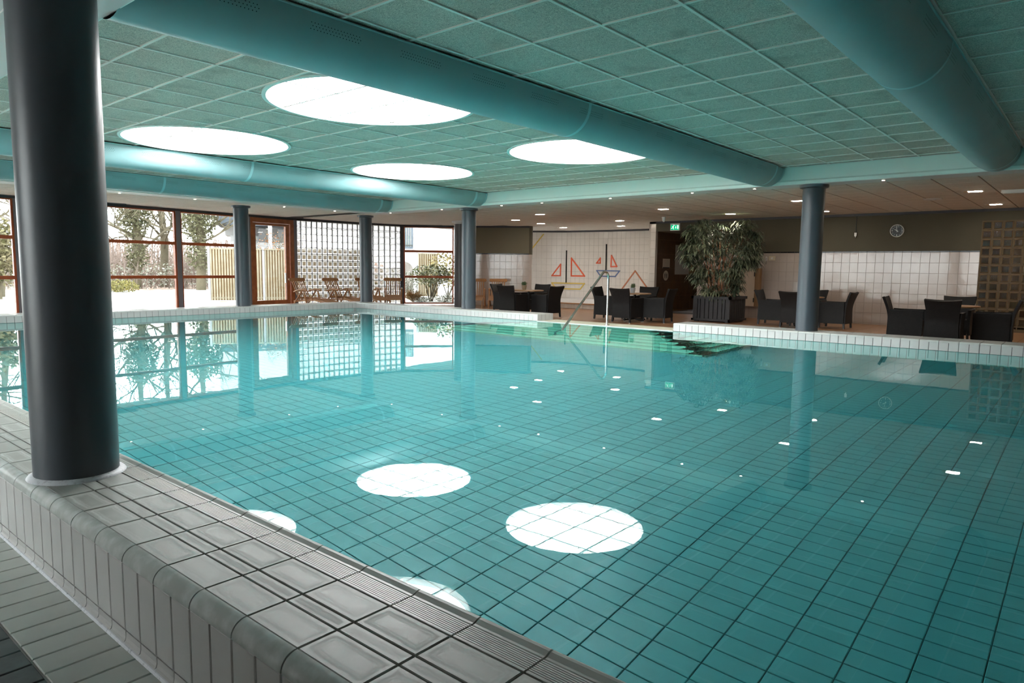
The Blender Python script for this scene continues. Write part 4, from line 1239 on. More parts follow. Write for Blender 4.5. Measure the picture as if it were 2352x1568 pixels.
bt = thing('boat_mosaic', 'blue hulled sailing boat mosaic with small orange sails behind the handrail', 'mosaic')
poly_strip(bt, 'hull_strip', [(4.17,.933),(5.139,.929),(4.959,.72),(4.335,.723)], 'blue')
poly_strip(bt, 'sail_strip', [(4.157,1.217),(4.307,1.409),(4.312,1.218)], 'orange', w=.045)
poly_strip(bt, 'sail_strip', [(4.778,1.504),(4.763,1.088),(5.02,1.094)], 'orange', w=.05)
poly_strip(bt, 'mast_strip', [(4.545,1.911),(4.552,.959)], 'black_tile', close=False, w=.05)
bt = thing('roof_mosaic', 'brown roof shaped strip mosaic above the second table', 'mosaic')
poly_strip(bt, 'roof_strip', [(5.264,.258),(5.8,.937),(6.368,.262)], 'terracotta', close=False, w=.05)
bt = thing('gull_mosaic', 'yellow V shaped strip mosaic high on the left of the sailing boat wall', 'mosaic')
poly_strip(bt, 'wing_strip', [(1.218,2.046),(1.475,1.733),(1.952,2.324)], 'yellow', close=False, w=.045)

# ------------------------------------------------------------------ handrail
hr = thing('handrail', 'curved stainless steel handrail over the pool steps', 'handrail', (-7.6, 11.86, -.14))
pts = [(0,.05,0),(0,.06,.5),(0,.06,.92)]
for k in range(1, 9):
    a = R(90+ (k/8)*132 - 90)
    pts.append((0, .06-.13*(1-math.cos(a)), .94+.13*math.sin(a)))
e = Vector(pts[-1]); tgt = Vector((0, -1.47, -.01)); pts.append(tuple(tgt))
dd = (tgt-e).normalized(); pts.append(tuple(tgt+dd*.22)); pts.append(tuple(tgt+dd*.26+Vector((0,-.01,-.06)))); pts.append(tuple(tgt+dd*.27+Vector((0,-.01,-.62))))
smooth_by_angle(MB().tube(pts, .0235, 14).build('rail_tube', 'steel', hr), 50)
MB().lathe([(.055,0),(.052,.008),(.024,.012)], 24, c=(0,.05,0)).build('floor_flange', 'steel', hr)
fl = Vector(pts[-1]); MB().lathe([(.05,-.01),(.05,0),(.024,.006)], 24, c=tuple(fl)).build('step_flange', 'steel', hr)

# ------------------------------------------------------------------ wicker chairs and tables
def grid_solid(fn, nu, nv, th):
    """slab whose mid surface is fn(u, v); thickness th along the surface normal"""
    mb = MB(); P = [[Vector(fn(i/nu, j/nv)) for i in range(nu+1)] for j in range(nv+1)]
    def nrm(j, i):
        du = P[j][min(i+1,nu)]-P[j][max(i-1,0)]; dv = P[min(j+1,nv)][i]-P[max(j-1,0)][i]; return du.cross(dv).normalized()
    F = [[P[j][i]+nrm(j,i)*th/2 for i in range(nu+1)] for j in range(nv+1)]; B = [[P[j][i]-nrm(j,i)*th/2 for i in range(nu+1)] for j in range(nv+1)]
    vs_ = [q for row in F for q in row]+[q for row in B for q in row]; o = (nu+1)*(nv+1); fs = []
    ix = lambda j, i: j*(nu+1)+i
    for j in range(nv):
        for i in range(nu):
            fs.append((ix(j,i),ix(j,i+1),ix(j+1,i+1),ix(j+1,i))); fs.append((o+ix(j+1,i),o+ix(j+1,i+1),o+ix(j,i+1),o+ix(j,i)))
    for j in range(nv):
        fs.append((ix(j,0),ix(j+1,0),o+ix(j+1,0),o+ix(j,0))); fs.append((ix(j+1,nu),ix(j,nu),o+ix(j,nu),o+ix(j+1,nu)))
    for i in range(nu):
        fs.append((ix(0,i+1),ix(0,i),o+ix(0,i),o+ix(0,i+1))); fs.append((ix(nv,i),ix(nv,i+1),o+ix(nv,i+1),o+ix(nv,i)))
    return mb.add(vs_, fs)
def chair_proto():
    """faces +y; origin on the floor under the seat"""
    o = thing('wicker_chair', 'x', 'chair')
    H = .86
    def back(u_, v_):
        z = .125+(H-.125)*v_
        hw = .265-.018*math.sin(math.pi*min(v_*1.1,1))+.02*max(0,v_-.7)/.3
        y = -.275-.02*v_ -.11*max(0,(v_-.45)/.55)**1.5-.02*(1-v_)**2
        x = (2*u_-1)*hw
        y += -.03*(abs(2*u_-1))**2*v_*0 + .022*(1-(2*u_-1)**2)*-v_
        if v_ > .94: z -= .02*(1-(2*u_-1)**2)*(v_-.94)/.06
        return (x, y, z)
    smooth_by_angle(grid_solid(back, 10, 14, .045).build('backrest', 'wicker', o), 40)
    for sx in (-1, 1):
        def side(u_, v_, sx=sx):
            y = -.28+.56*u_; z = .125+(.625-.125-.025*u_)*v_
            x = sx*(.262-.012*math.sin(math.pi*v_)+.006*u_)
            return (x, y, z)
        smooth_by_angle(grid_solid(side, 6, 8, .05).build('side_panel', 'wicker', o), 40)
        MB().box(sx*.262-.03, sx*.262+.03, -.24, .285, .600, .618).build('armrest', 'wicker', o)
    MB().box(-.235,.235,-.26,.27,.36,.42).build('seat', 'wicker', o)
    MB().box(-.235,.235,.245,.275,.125,.36).build('front_panel', 'wicker', o)
    for sx in (-1, 1):
        for y in (-.285, .265):
            lg = MB().extr([(sx*.255-.020,y-.02,.13),(sx*.255+.020,y-.02,.13),(sx*.255+.020,y+.02,.13),(sx*.255-.020,y+.02,.13)][::-1], (sx*.006,-.008 if y < 0 else .004,-.115)).build('leg', 'chair_leg', o)
            MB().lathe([(.015,0),(.015,.02)], 12, c=(sx*.261,y+(-.008 if y < 0 else .004),0)).build('foot_cap', 'silver', lg)
    return o
proto = chair_proto(); used = [False]
def chair(x, y, rz, label, group):
    if not used[0]: o = proto; used[0] = True
    else: o = copy_tree(proto)
    o.location = (x, y, ZF); o.rotation_euler = (0, 0, R(rz)); o['label'] = label; o['group'] = group
def table(x, y, label, r=.42):
    o = thing('cafe_table', label, 'table', (x, y, ZF), R(20), 'small wooden cafe tables')
    smooth_by_angle(MB().lathe([(r-.02,.690),(r,.697),(r,.715),(r-.008,.722)], 40).build('table_top', 'table_wood', o), 30)
    MB().lathe([(.16,.680),(.16,.690)], 20).build('top_plate', 'black_metal', o)
    MB().lathe([(.035,.05),(.035,.68)], 16).build('column', 'black_metal', o)
    for k in range(4):
        d = Vector((math.cos(R(45+90*k)), math.sin(R(45+90*k)), 0))
        MB().bar(d*.02+Vector((0,0,.055)), d*.33+Vector((0,0,.03)), .05, .035).build('foot', 'black_metal', o)
GRP = 'black wicker chairs round the lounge tables'
TB = [(-12.35,15.25,'at the first table','first round wooden table beside the angled window, with a potted plant'),
      (-9.28,15.85,'at the second table, behind the handrail','second round wooden table behind the handrail, with a potted plant'),
      (-5.50,17.50,'at the third table','third round wooden table half hidden by the right rim pillar'),
      (-2.12,15.35,'at the fourth table','fourth round wooden table at the right picture edge')]
CH = [[(-12.42,14.68,4,'front'),(-11.62,15.10,84,'right'),(-12.85,16.12,178,'rear'),(-13.38,15.5,-84,'left')],
      [(-9.12,15.24,-2,'front'),(-8.60,15.82,96,'right'),(-9.50,16.66,185,'rear'),(-10.02,15.78,-86,'left')],
      [(-5.50,16.90,-4,'front'),(-4.80,17.45,88,'right'),(-5.62,18.35,182,'rear'),(-6.22,17.4,-88,'left')],
      [(-2.15,14.62,2,'front'),(-1.50,15.30,92,'right'),(-2.20,16.20,180,'rear'),(-2.85,15.20,-86,'left')]]
DESC = {'front':'black wicker chair with its back to the pool ', 'right':'black wicker chair on the right side ', 'rear':'black wicker chair on the far side ', 'left':'black wicker chair on the left side '}
for (tx, ty, wh, lb), cs in zip(TB, CH):
    table(tx, ty, lb)
    for (x, y, rz, side) in cs: chair(x, y, rz, DESC[side]+wh, GRP)
def pot_plant(x, y, label, mat, seed):
    r_ = random.Random(seed)
    o = thing('potted_plant', label, 'potted plant', (x, y, ZF+.722))
    smooth_by_angle(MB().lathe([(.050,0),(.068,.10),(.070,.135),(.062,.135),(.060,.12)], 24).build('pot', mat, o), 40)
    lv = MB()
    for i in range(90):
        a = r_.uniform(0, 2*math.pi); ln = r_.uniform(.08,.17); el = R(r_.uniform(30,85))
        d = Vector((math.cos(a)*math.cos(el), math.sin(a)*math.cos(el), math.sin(el))); b0 = Vector((r_.uniform(-.04,.04), r_.uniform(-.04,.04), .12))
        s2 = d.cross(Vector((0,0,1))).normalized()*.007; md = b0+d*ln*.6+Vector((0,0,.01)); tp = b0+d*ln-Vector((0,0,.02))
        lv.add([b0-s2*.4, b0+s2*.4, md+s2, tp, md-s2], [(0,1,2,4),(4,2,3)])
    lv.build('foliage', 'pot_plant', o, kind='stuff')
pot_plant(-12.40, 15.10, 'small green plant in a brown pot on the first table', 'pot', 3)
pot_plant(-9.32, 15.80, 'small green plant in a grey pot on the second table', 'pot2', 4)
mn = thing('menu_card', 'white card lying on the first table', 'card', (-12.16, 15.02, ZF+.722), R(15))
MB().box(-.10,.10,-.07,.07,0,.004).build('sheet', 'white_plastic', mn)

# ------------------------------------------------------------------ teak deck chairs
def deckchair_proto():
    """faces +x; origin on the floor under the seat"""
    o = thing('deck_chair', 'x', 'deck chair')
    W = .27
    hz = Vector((0,0,1))
    A, B = Vector((-.10,0,.30)), Vector((-.46,0,.93)); d = (B-A).normalized(); nrm = Vector((d.z,0,-d.x))
    n_ = 14; hb = []
    hw, hh = .31, .055
    out = [(hw-hh+hh*math.cos(R(a)), hh*math.sin(R(a))) for a in range(-90,91,15)]+[(-hw+hh+hh*math.cos(R(a)), hh*math.sin(R(a))) for a in range(90,271,15)]
    c = B-d*.03
    MB().extr([c+Vector((0,p,0))+d*q-nrm*.012 for p, q in out], nrm*.026).build('headrest', 'teak', o)
    for k in range(7):
        y = -.21+.07*k; w = .034 if k in (0,6) else .026
        MB().bar(A+Vector((0,y,0)), B-d*.05+Vector((0,y,0)), w, .018, nrm).build('back_slat', 'teak', o)
    MB().bar(A+d*.08+Vector((0,-.25,0)), A+d*.08+Vector((0,.25,0)), .02, .05, d).build('back_crossbar', 'teak', o)
    for sx in (-1, 1):
        y = sx*W
        MB().bar((-.42,y,.02), (.10,y,.60), .026, .045, (0,1,0)).build('leg', 'teak', o)
        MB().bar((.34,y,.02), (.16,y,.58), .026, .040, (0,1,0)).build('leg', 'teak', o)
        MB().tube([(-.28,y,.545),(-.10,y,.60),(.10,y,.625),(.30,y,.60)], [.020,.026,.028,.024], 8).build('armrest', 'teak', o)
        MB().bar((-.30,y*.94,.26), (.50,y*.94,.34), .022, .05).build('side_rail', 'teak', o)
        MB().bar((.50,y*.86,.34), (1.12,y*.86,.24), .022, .045).build('leg_rest_rail', 'teak', o)
        MB().bar((1.05,y*.86,.24), (1.02,y*.86,0), .024, .03, (0,1,0)).build('leg', 'teak', o)
    for k in range(9):
        x = -.08+.068*k; z = .29+.10*(x+.3)+.015
        MB().box(x-.021,x+.021,-.25,.25,z,z+.016).build('seat_slat', 'teak', o)
    for k in range(9):
        x = .56+.064*k; z = .365-.16*(x-.5)
        MB().box(x-.02,x+.02,-.235,.235,z,z+.015).build('leg_rest_slat', 'teak', o)
    return o
dproto = deckchair_proto(); dused = [False]
for (x, y, rz, lb) in ((-18.35,12.0,8,'teak deck chair farthest left, beside the brown garden door'), (-18.35,13.15,2,'teak deck chair second from the left at the glass blocks'),
                       (-18.3,14.3,-14,'teak deck chair half hidden by the corner pillar'), (-18.05,15.1,-38,'teak deck chair beside the angled red window'),
                       (-16.25,17.25,-50,'teak deck chair at the tiled wall, partly behind the rim pillar'), (-15.75,17.75,-52,'teak deck chair at the tiled wall behind the first table')):
    if not dused[0]: o = dproto; dused[0] = True
    else: o = copy_tree(dproto)
    o.location = (x, y, ZF); o.rotation_euler = (0,0,R(rz)); o['label'] = lb; o['group'] = 'teak steamer deck chairs'

# ------------------------------------------------------------------ planter with tall plant
pl = thing('planter_box', 'square black slatted wooden planter on the lounge floor', 'planter', (-7.68, 17.46, ZF))
a = .5
MB().box(-a+.03,a-.03,-a+.03,a-.03,.08,.60).build('inner_box', 'planter_gap', pl)
wd = [.115,.06,.10,.10,.10,.10,.10,.06,.115]; gap = .014
tot = sum(wd)+gap*(len(wd)-1); sc_ = (2*a)/tot
for side in range(4):
    mrot = Matrix.Rotation(R(90*side), 4, 'Z'); x = -a
    for w in wd:
        w2 = w*sc_
        bd = MB().box(x+gap*.4,x+w2-gap*.1,-a,-a+.025,.075,.60); bd.v = [tuple(mrot @ Vector(q)) for q in bd.v]
        bd.build('board', 'planter', pl); x += w2+gap*sc_
    for (z0, z1, e_) in ((.595,.665,.035),(.03,.085,.03)):
        bd = MB().box(-a-e_,a+e_,-a-e_,-a+.03,z0,z1); bd.v = [tuple(mrot @ Vector(q)) for q in bd.v]
        bd.build('rim_board', 'planter', pl)
for sx in (-1,1):
    for sy in (-1,1): MB().box(sx*.42-.05,sx*.42+.05,sy*.42-.05,sy*.42+.05,0,.05).build('foot', 'planter', pl)
MB().box(-a+.03,a-.03,-a+.03,a-.03,.60,.625).build('soil', 'soil', pl)
pt = thing('bamboo_plant', 'tall bushy plant with drooping narrow leaves and red stems in the planter', 'plant', (-7.68, 17.46, ZF+.625))
pr = random.Random(11)
def leaf_cluster_mesh(seed, n=15):
    r_ = random.Random(seed); mb = MB()
    for i in range(n):
        a_ = r_.uniform(0,2*math.pi); ln = r_.uniform(.20,.36); w = r_.uniform(.013,.021); el = r_.uniform(-.1,1.0)
        d0 = Vector((math.cos(a_)*math.cos(el), math.sin(a_)*math.cos(el), math.sin(el)))
        p = Vector((0,0,0)); prev = None; pts_ = []
        for k in range(6):
            f = k/5
            dr_ = (d0*(1-f)**1.2+Vector((math.cos(a_)*.25, math.sin(a_)*.25, -1))*f*1.1).normalized()
            pts_.append((p.copy(), w*(math.sin(math.pi*(.12+.88*f))**.8 if f < 1 else 0.02), dr_)); p = p+dr_*ln/5
        vs_ = []; fs = []
        for (q, ww, dr_) in pts_:
            s2 = dr_.cross(Vector((0,0,1)))
            s2 = s2.normalized() if s2.length > 1e-3 else Vector((math.sin(a_),-math.cos(a_),0))
            vs_ += [q-s2*ww, q+s2*ww]
        for k in range(5): fs.append((2*k,2*k+1,2*k+3,2*k+2))
        mb.add(vs_, fs)
    return mb
CLM = [leaf_cluster_mesh(s, pr.randint(17,23)).mesh('leaf_cluster', 'leaf' if s % 3 else 'leaf2', True) for s in range(9)]
def crown_r(z):      # half width of the crown over the soil, z above soil
    zz = [(-.05,.40),(.15,.55),(.45,.68),(.9,.92),(1.2,1.0),(1.5,.95),(1.8,.85),(2.0,.55)]
    for (z0,r0),(z1,r1) in zip(zz[:-1],zz[1:]):
        if z0 <= z <= z1: return r0+(r1-r0)*(z-z0)/(z1-z0)
    return .3
for i in range(22):
    a_ = pr.uniform(0,2*math.pi); r0 = pr.uniform(.05,.38); h = pr.uniform(1.2,2.0); lean = pr.uniform(.2,.75)
    b0 = Vector((r0*math.cos(a_), r0*math.sin(a_), -.02)); tp = Vector((math.cos(a_)*(r0+lean*.75), math.sin(a_)*(r0+lean*.75), h*.93))
    md = (b0+tp)/2+Vector((-math.cos(a_)*.08,-math.sin(a_)*.08,.08))
    smooth_by_angle(MB().tube([b0, md, tp], [.012,.010,.005], 6).build('stem', 'stem', pt), 60)
for i in range(297):
    z = pr.uniform(-.05, 1.95)
    if pr.random() < .18: z = pr.uniform(.9,1.7)
    rad = crown_r(z)*math.sqrt(pr.uniform(.25,1.0))
    if pr.random() < .55: rad = crown_r(z)*pr.uniform(.8,1.0)
    a_ = pr.uniform(0,2*math.pi)
    if z < .35 and pr.random() < .55: continue
    s_ = pr.uniform(.75,1.15)
    mm = Matrix.Translation((rad*math.cos(a_), rad*math.sin(a_), z)) @ Matrix.Rotation(pr.uniform(0,6.28),4,'Z') @ Matrix.Scale(s_,4)
    link('leaf_cluster', pr.choice(CLM), pt, mm)
for (x, y) in ((-.12,-.52),(-.02,-.50),(.20,-.50)):
    link('leaf_cluster', CLM[1], pt, Matrix.Translation((x-.1,y,.12)) @ Matrix.Scale(.9,4))

# ------------------------------------------------------------------ outdoors
ZG = -.33
far = [(-60,-60),(-140,-20),(-140,20),(-140,60),(-120,100),(-80,130),(-40,130),(-20,110)]
mb = MB()
vs_ = [(x-.16,y+.02*i,ZG) for i,(x,y) in enumerate(FAC)]+[(x,y,ZG) for x,y in far]
k = len(FAC)
mb.add(vs_, [(i, i+1, k+i+1, k+i) for i in range(k-1)])
mb.add([(-17.7,-4,ZG),(-60,-60,ZG),(20,-60,ZG),(20,-4,ZG)], [(0,1,2,3)])
mb.build('lawn', 'lawn', label='snow dusted lawn outside the windows', cat='lawn', kind='stuff')
mb = MB()
lit = [(-36.5,2),(-36,10),(-37.5,17),(-36,23),(-34,26)]
vs_ = [(x,y,ZG+.012) for x,y in lit]+[(x*1.9,y*1.9,ZG+.012) for x,y in lit]; k = len(lit)
mb.add(vs_, [(i,i+1,k+i+1,k+i) for i in range(k-1)])
mb.build('leaf_litter', 'litter', label='rust brown leaf litter at the edge of the lawn under the trees', cat='leaf litter', kind='stuff')

def vdir(px):
    d = fwd*FPX + rgt*(px-1176); d.z = 0
    return d.normalized()
def foliage(name, mat, parent, c, rad, n, size, seed, shell=.5, flat_=0.0):
    r_ = random.Random(seed); mb = MB()
    for i in range(n):
        while True:
            q = Vector((r_.uniform(-1,1), r_.uniform(-1,1), r_.uniform(-1,1)))
            if shell <= q.length <= 1: break
        p = Vector((q.x*rad[0], q.y*rad[1], q.z*rad[2]))+Vector(c)
        u_ = Vector((r_.gauss(0,1), r_.gauss(0,1), r_.gauss(0,1)*.6)).normalized(); v_ = u_.orthogonal().normalized()
        v_ = (Matrix.Rotation(r_.uniform(0,6.28),3,u_) @ v_)
        s_ = size*r_.uniform(.6,1.3)
        mb.add([p, p+u_*s_*.5+v_*s_*.28, p+u_*s_, p+u_*s_*.5-v_*s_*.28], [(0,1,2,3)])
    return mb.build(name, mat, parent, kind='stuff')
def grow(mb, p, d, r, ln, lvl, r_, droop=0.0):
    steps = 3; pts_ = [p.copy()]; rr = [r]; q = p.copy(); dd = d.copy()
    for k in range(steps):
        dd = (dd+Vector((r_.gauss(0,.16), r_.gauss(0,.16), r_.gauss(0,.10)+.04-droop))).normalized()
        q = q+dd*ln/steps; pts_.append(q.copy()); rr.append(r*(1-.35*(k+1)/steps))
    mb.tube(pts_, rr, 6 if lvl > 2 else 4, cap=False)
    if lvl <= 0: return
    for k in range(3 if lvl > 1 else 4):
        f = r_.uniform(.4,1.0); i_ = min(int(f*steps), steps-1); b0 = pts_[i_].lerp(pts_[i_+1], f*steps-i_)
        ax = Vector((r_.gauss(0,1), r_.gauss(0,1), r_.gauss(0,.5))).normalized()
        nd_ = (dd*.55+ax*.8+Vector((0,0,.12))).normalized()
        grow(mb, b0, nd_, r*.55, ln*r_.uniform(.55,.8), lvl-1, r_, droop)
def tree(px, dist, h, r, label, seed, lvl=4, ivy=None, lean=0.0):
    d = vdir(px); loc = (d.x*dist, d.y*dist, ZG)
    o = thing('tree', label, 'tree', loc)
    r_ = random.Random(seed); mb = MB()
    trunk = [Vector((0,0,-.1)), Vector((lean*.3,.1,h*.3)), Vector((lean*.7,-.1,h*.6)), Vector((lean,.0,h))]
    mb.tube(trunk, [r*1.15,r,r*.7,r*.25], 10)
    for k in range(11):
        f = r_.uniform(.2,.95); i_ = min(int(f*3),2); b0 = trunk[i_].lerp(trunk[i_+1], f*3-i_)
        a_ = r_.uniform(0,6.28); nd_ = Vector((math.cos(a_), math.sin(a_), r_.uniform(.1,.8))).normalized()
        grow(mb, b0, nd_, r*.34*(1.2-f*.6), h*.30*(1.25-f*.6), lvl-1, r_)
    smooth_by_angle(mb.build('trunk_and_branches', 'bark', o), 60)
    if ivy:
        for j, (z0, z1, rad, n) in enumerate(ivy):
            foliage('ivy_foliage', 'ivy', o, (lean*(z0+z1)/2/h,0,(z0+z1)/2), (rad,rad,(z1-z0)/2), n, .16, seed*10+j, .0)
    return o
tree(322, 42, 9.0, .2, 'ivy clad bare tree left of the window post', 21, 4, [(2.6,5.6,.85,2600),(1.0,2.6,.6,700)])
tree(383, 45, 9.0, .21, 'bare tree with a mossy trunk just left of the window post', 22, 4)
tree(466, 40, 8.0, .22, 'ivy clad tree right of the window post beside the fence', 23, 3, [(2.4,5.2,.95,2600),(1.0,2.6,.7,700)])
tree(8, 33, 7.0, .13, 'bare tree at the left picture edge', 24, 4)
tree(-60, 38, 8.0, .2, 'bare tree outside the left picture edge', 25, 3)
tree(150, 46, 8.0, .22, 'bare tree hidden behind the big near pillar', 27, 3)
d = vdir(5); o = thing('fir_tree', 'yellow green conifer at the left picture edge', 'tree', (d.x*31, d.y*31, ZG))
MB().tube([(0,0,0),(0,0,3.2)], [.10,.04], 8).build('trunk', 'bark', o)
foliage('foliage', 'fir', o, (0,0,1.7), (.9,.9,1.2), 2400, .16, 31, .1)
# thicket of bare twigs
r_ = random.Random(5); mb = MB(); mg = MB()
for i in range(2300):
    px = r_.uniform(-80, 560); dist = r_.uniform(41, 62); dd_ = vdir(px); b0 = Vector((dd_.x*dist, dd_.y*dist, ZG))
    h = r_.uniform(.7,2.3)*(.75+.25*math.sin(px*.03)); a_ = r_.uniform(0,6.28); ln_ = r_.uniform(.1,.8)
    tp = b0+Vector((math.cos(a_)*ln_, math.sin(a_)*ln_, h)); md = b0.lerp(tp,.5)+Vector((r_.gauss(0,.12), r_.gauss(0,.12), .1))
    w = r_.uniform(.010,.026)
    mb.tube([b0, md, tp], [w, w*.7, w*.3], 3, cap=False)
    for k in range(2):
        s2 = md.lerp(tp, r_.uniform(0,.8)); mb.tube([s2, s2+Vector((r_.gauss(0,.3), r_.gauss(0,.3), r_.uniform(.1,.5)))], [w*.5,w*.2], 3, cap=False)
mb.build('twig_thicket', 'twig', label='dense thicket of bare brown twigs behind the lawn', cat='thicket', kind='stuff')
mb = MB()
for i in range(16):
    px = -60+38*i; dist = 47+5*math.sin(i*2.1); dd_ = vdir(px)
    mb2 = foliage('undergrowth_shrub', 'shrub_grey' if i % 3 else 'fir', None, (dd_.x*dist, dd_.y*dist, ZG+.6), (1.5,1.5,.9), 420, .16, 60+i, .0)
    tag(mb2, ['low grey green shrub in the thicket, place %s from the left' % w for w in ('first','second','third','fourth','fifth','sixth','seventh','eighth','ninth','tenth','eleventh','twelfth','thirteenth','fourteenth','fifteenth','sixteenth')][i], 'shrub', 'shrubs in the thicket')
    mb2['kind'] = 'object'; del mb2['kind']
# far tree line that closes the horizon
r_ = random.Random(8); mb = MB()
for i in range(900):
    px = r_.uniform(-200, 700); dist = r_.uniform(75, 95); dd_ = vdir(px); b0 = Vector((dd_.x*dist, dd_.y*dist, ZG)); h = r_.uniform(2.2,4.6)
    mb.tube([b0, b0+Vector((r_.gauss(0,.5), r_.gauss(0,.5), h))], [.09,.03], 3, cap=False)
    for k in range(3):
        s2 = b0+Vector((0,0,h*r_.uniform(.3,.9))); mb.tube([s2, s2+Vector((r_.gauss(0,.6), r_.gauss(0,.6), r_.uniform(.3,.9)))], [.04,.015], 3, cap=False)
mb.build('distant_wood', 'twig', label='distant brown wood on the horizon', cat='wood', kind='stuff')
d = vdir(282); hb = thing('hedge_bush', 'low yellow green bush at the lawn edge right of the near pillar', 'bush', (d.x*37.5, d.y*37.5, ZG))
foliage('foliage', 'hedge', hb, (0,0,.26), (.95,.8,.32), 1600, .09, 41, .2)
MB().tube([(0,0,0),(0,0,.3)], [.04,.02], 6).build('stem', 'bark', hb)

# slatted fence panels
f0, f1 = Vector((-24.56,11.99,ZG)), Vector((-23.0,14.12,ZG)); fu = (f1-f0).normalized(); fn = Vector((fu.y,-fu.x,0))
FW = .93
fl = ['pale slatted garden fence panel left of the rim pillar', 'pale slatted garden fence panel hidden by the left rim pillar', 'pale slatted garden fence panel behind the garden door', 'pale slatted garden fence panel behind the first deck chair', 'pale slatted garden fence panel behind the left glass blocks', 'pale slatted garden fence panel behind the middle glass blocks']
def fence_panel(p, u, n, label, W=.93, H=1.93, nsl=9):
    o = thing('fence_panel', label, 'fence', p, group='slatted garden fence panels')
    z_ = Vector((0,0,0))
    fbox(z_,u,n,0,.075,0,H+.03,-.04,.04).build('post', 'fence_post', o)
    MB().obox(u*.0+n*.04+ZV*(H+.03), u*.075, -n*.08, ZV*.02).build('post_cap', 'fence_post', o)
    fbox(z_,u,n,.075,W,H-.06,H-.01,-.03,.03).build('rail', 'fence', o)
    fbox(z_,u,n,.075,W,.10,.16,-.03,.0).build('rail', 'fence', o)
    pitch = (W-.085)/nsl
    for k in range(nsl):
        s_ = .08+pitch*k
        fbox(z_,u,n,s_+.004,s_+pitch*.66,.04,H-.05,.004,.022).build('slat', 'fence', o)
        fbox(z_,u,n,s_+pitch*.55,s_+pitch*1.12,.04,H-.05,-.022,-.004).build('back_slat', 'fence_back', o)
for i in range(6): fence_panel(f0+fu*(FW*i), fu, fn, fl[i])
# climbing rose with rust leaves over the fence
cr = thing('climbing_rose', 'rust leaved climber growing over the fence behind the garden door', 'climber', f0+fu*2.3-fn*.3)
mb = MB(); r_ = random.Random(14)
for i in range(9): grow(mb, Vector((r_.uniform(-.2,.2),r_.uniform(-.2,.2),1.7)), Vector((fu.x*r_.uniform(-1,1), fu.y*r_.uniform(-1,1), r_.uniform(.1,.9))).normalized(), .010, .7, 2, r_)
mb.tube([(0,0,0),(0,0,1.8)], .02, 5).build('branches', 'bark', cr)
foliage('foliage', 'rust_leaf', cr, (0,0,2.15), (.75,.75,.45), 170, .07, 15, .0)

# far balcony building behind the fence
d = vdir(620); e_ = Vector((-d.y, d.x, 0)) * -1
ab = thing('balcony_house', 'white house with slate grey balcony fascia behind the fence', 'building', (d.x*44, d.y*44, ZG))
def hb_(s0, s1, z0, z1, d0, d1): return MB().obox(e_*s0+d*d0+ZV*z0, e_*(s1-s0), d*(d1-d0), ZV*(z1-z0))
hb_(-2.1,12,0,3.1,1.3,4).build('ground_floor', 'render_white', ab)
hb_(-2.75,12,3.65,4.15,0,4).build('fascia', 'slate', ab)
hb_(-2.4,12,3.1,3.65,1.5,4).build('recess_wall', 'render_white', ab)
hb_(-2.0,12,0,2.7,.9,1.3).build('balcony_front', 'render_white', ab)
for s_ in (-.95,.05,2.5,4.5,6.5): hb_(s_,s_+.22,1.9,3.75,-.1,1.3).build('fin_wall', 'render_white', ab)
for s_ in (-1.7,-.5,.6,3.1,5.1):
    wdo = hb_(s_,s_+.75,2.2,3.55,1.24,1.32).build('window', 'far_glass', ab)
hb_(-2.9,12,4.15,7.5,1.0,6).build('upper_wall', 'render_white', ab)

# white gable house on the right
d = vdir(985); e_ = Vector((-d.y, d.x, 0)) * -1
wh = thing('white_house', 'plain white house wall beyond the angled red window', 'building', (d.x*36, d.y*36, ZG))
hb_(-7.0,-1.25,0,8,0,5).build('wall', 'render_white', wh)
hb_(-.80,9,0,8,0,5).build('wall', 'render_white', wh)
hb_(-1.25,-.80,0,1.05+.3,0.3,5).build('wall', 'render_white', wh) if False else None
hb_(-1.25,-.80,1.45,1.92,0,5).build('wall_panel', 'render_white', wh) if False else None
MB().obox(e_*-1.27+ZV*0, e_*.49, d*5, ZV*8).build('core_wall', 'render_white', wh)
win = hb_(-1.28,-.80,2.25,3.65,-.05,.05).build('window', 'slate', wh)
for k in range(4): hb_(-1.22+.1*k,-1.19+.1*k,2.35,3.6,-.07,-.05).build('curtain_fold', 'shrub_grey', win)
hb_(-1.28,-.80,2.40,2.44,-.09,-.05).build('glazing_bar', 'ink', win)
ar = MB(); N = 10
pts_ = [(-1.9,0),(-.80,0),(-.80,1.2)]+[(-1.35+.55*math.cos(R(180*k/N)), 1.2+.42*math.sin(R(180*k/N))) for k in range(1,N)]+[(-1.9,1.2)]
ar.extr([e_*p_+ZV*z_+d*-.06 for p_, z_ in pts_], d*.1).build('arched_doorway', 'brickdark', wh)
fr = Vector((d.x*31, d.y*31, ZG))
fp = fr+e_*-.55
fence_panel(fp, e_, -d, 'narrow slatted fence panel in front of the white house', W=.93, H=1.95)
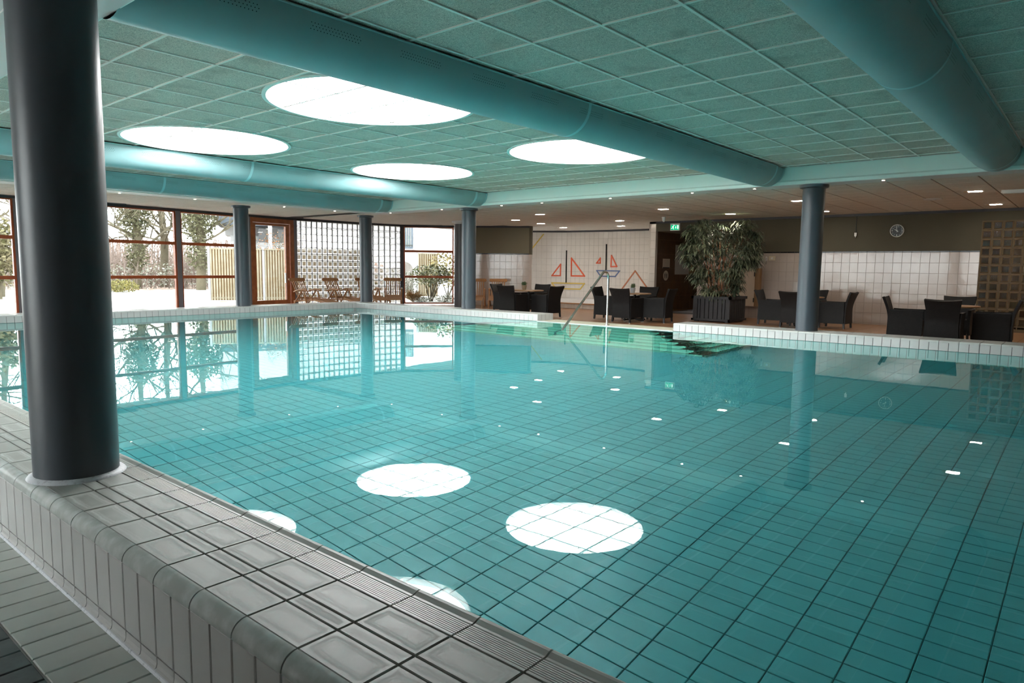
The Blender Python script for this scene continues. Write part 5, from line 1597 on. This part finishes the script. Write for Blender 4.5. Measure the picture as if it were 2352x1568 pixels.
# shrubs outside the angled window
def shrub(name, px, dist, label, mat, rad, zc, n, size, seed, stems=7, shell=.35):
    dd_ = vdir(px); o = thing(name, label, 'shrub', (dd_.x*dist, dd_.y*dist, ZG))
    r_ = random.Random(seed); mb = MB()
    for k in range(stems):
        a_ = r_.uniform(0,6.28); f = r_.uniform(.3,.8)
        tp = Vector((math.cos(a_)*rad[0]*f, math.sin(a_)*rad[1]*f, zc+r_.uniform(-.1,.3)*rad[2]))
        mb.tube([Vector((r_.uniform(-.06,.06), r_.uniform(-.06,.06), 0)), tp*.5+Vector((0,0,-.05)), tp], [.022,.016,.007], 5)
    mb.build('stems', 'bark', o)
    foliage('foliage', mat, o, (0,0,zc), rad, n, size, seed, shell)
shrub('rhododendron', 990, 27.2, 'rhododendron bush with bare lower branches outside the angled window', 'rhodo', (.80,.80,.42), 1.02, 900, .12, 71, 12)
shrub('frosted_shrub', 1028, 29.5, 'tall golden shrub right of the rhododendron', 'gold_leaf', (.9,.9,.8), 1.25, 900, .13, 72)
shrub('frosted_shrub', 940, 29, 'grey frosted shrub left of the rhododendron', 'shrub_grey', (.5,.5,.5), .7, 420, .10, 73)
shrub('ground_cover', 1020, 26.6, 'low frosted ground cover in front of the golden shrub', 'shrub_grey', (.5,.35,.14), .14, 500, .06, 74, 3, .0)
shrub('ground_cover', 968, 26.6, 'low frosted ground cover below the rhododendron', 'shrub_grey', (.45,.3,.10), .10, 380, .06, 75, 3, .0)
shrub('evergreen_shrub', 880, 27.5, 'green shrub behind the right glass blocks', 'rhodo', (.7,.7,.6), .75, 500, .12, 76)
dd_ = vdir(949); o = thing('ornamental_grass', 'round tuft of straw coloured ornamental grass outside the angled window', 'grass tuft', (dd_.x*26.7, dd_.y*26.7, ZG))
mb = MB(); r_ = random.Random(77)
for i in range(420):
    a_ = r_.uniform(0,6.28); el = r_.uniform(.5,1.5); ln_ = r_.uniform(.4,.62); q = Vector((math.cos(a_)*math.cos(el), math.sin(a_)*math.cos(el), math.sin(el)))
    mb.tube([Vector((0,0,0)), q*ln_*.6+Vector((math.cos(a_)*.05,math.sin(a_)*.05,.02)), q*ln_*.85+Vector((math.cos(a_)*.12,math.sin(a_)*.12,-.03))], [.005,.004,.002], 3, cap=False)
mb.build('blades', 'straw', o, kind='stuff')
MB().lathe([(.05,0),(.03,.10)], 10).build('crown', 'straw', o)
# beech hedge behind the glass blocks
for i, px in enumerate((735, 790, 840)):
    dd_ = vdir(px); o = thing('beech_hedge', ['rust brown beech hedge behind the left glass blocks','rust brown beech hedge behind the middle glass blocks','rust brown beech hedge behind the corner pillar'][i], 'hedge', (dd_.x*30, dd_.y*30, ZG))
    MB().tube([(0,0,0),(0,0,1.0)], [.05,.02], 6).build('stem', 'bark', o)
    foliage('foliage', 'rust_leaf', o, (0,0,.85), (.75,.75,.85), 900, .14, 80+i, .1)
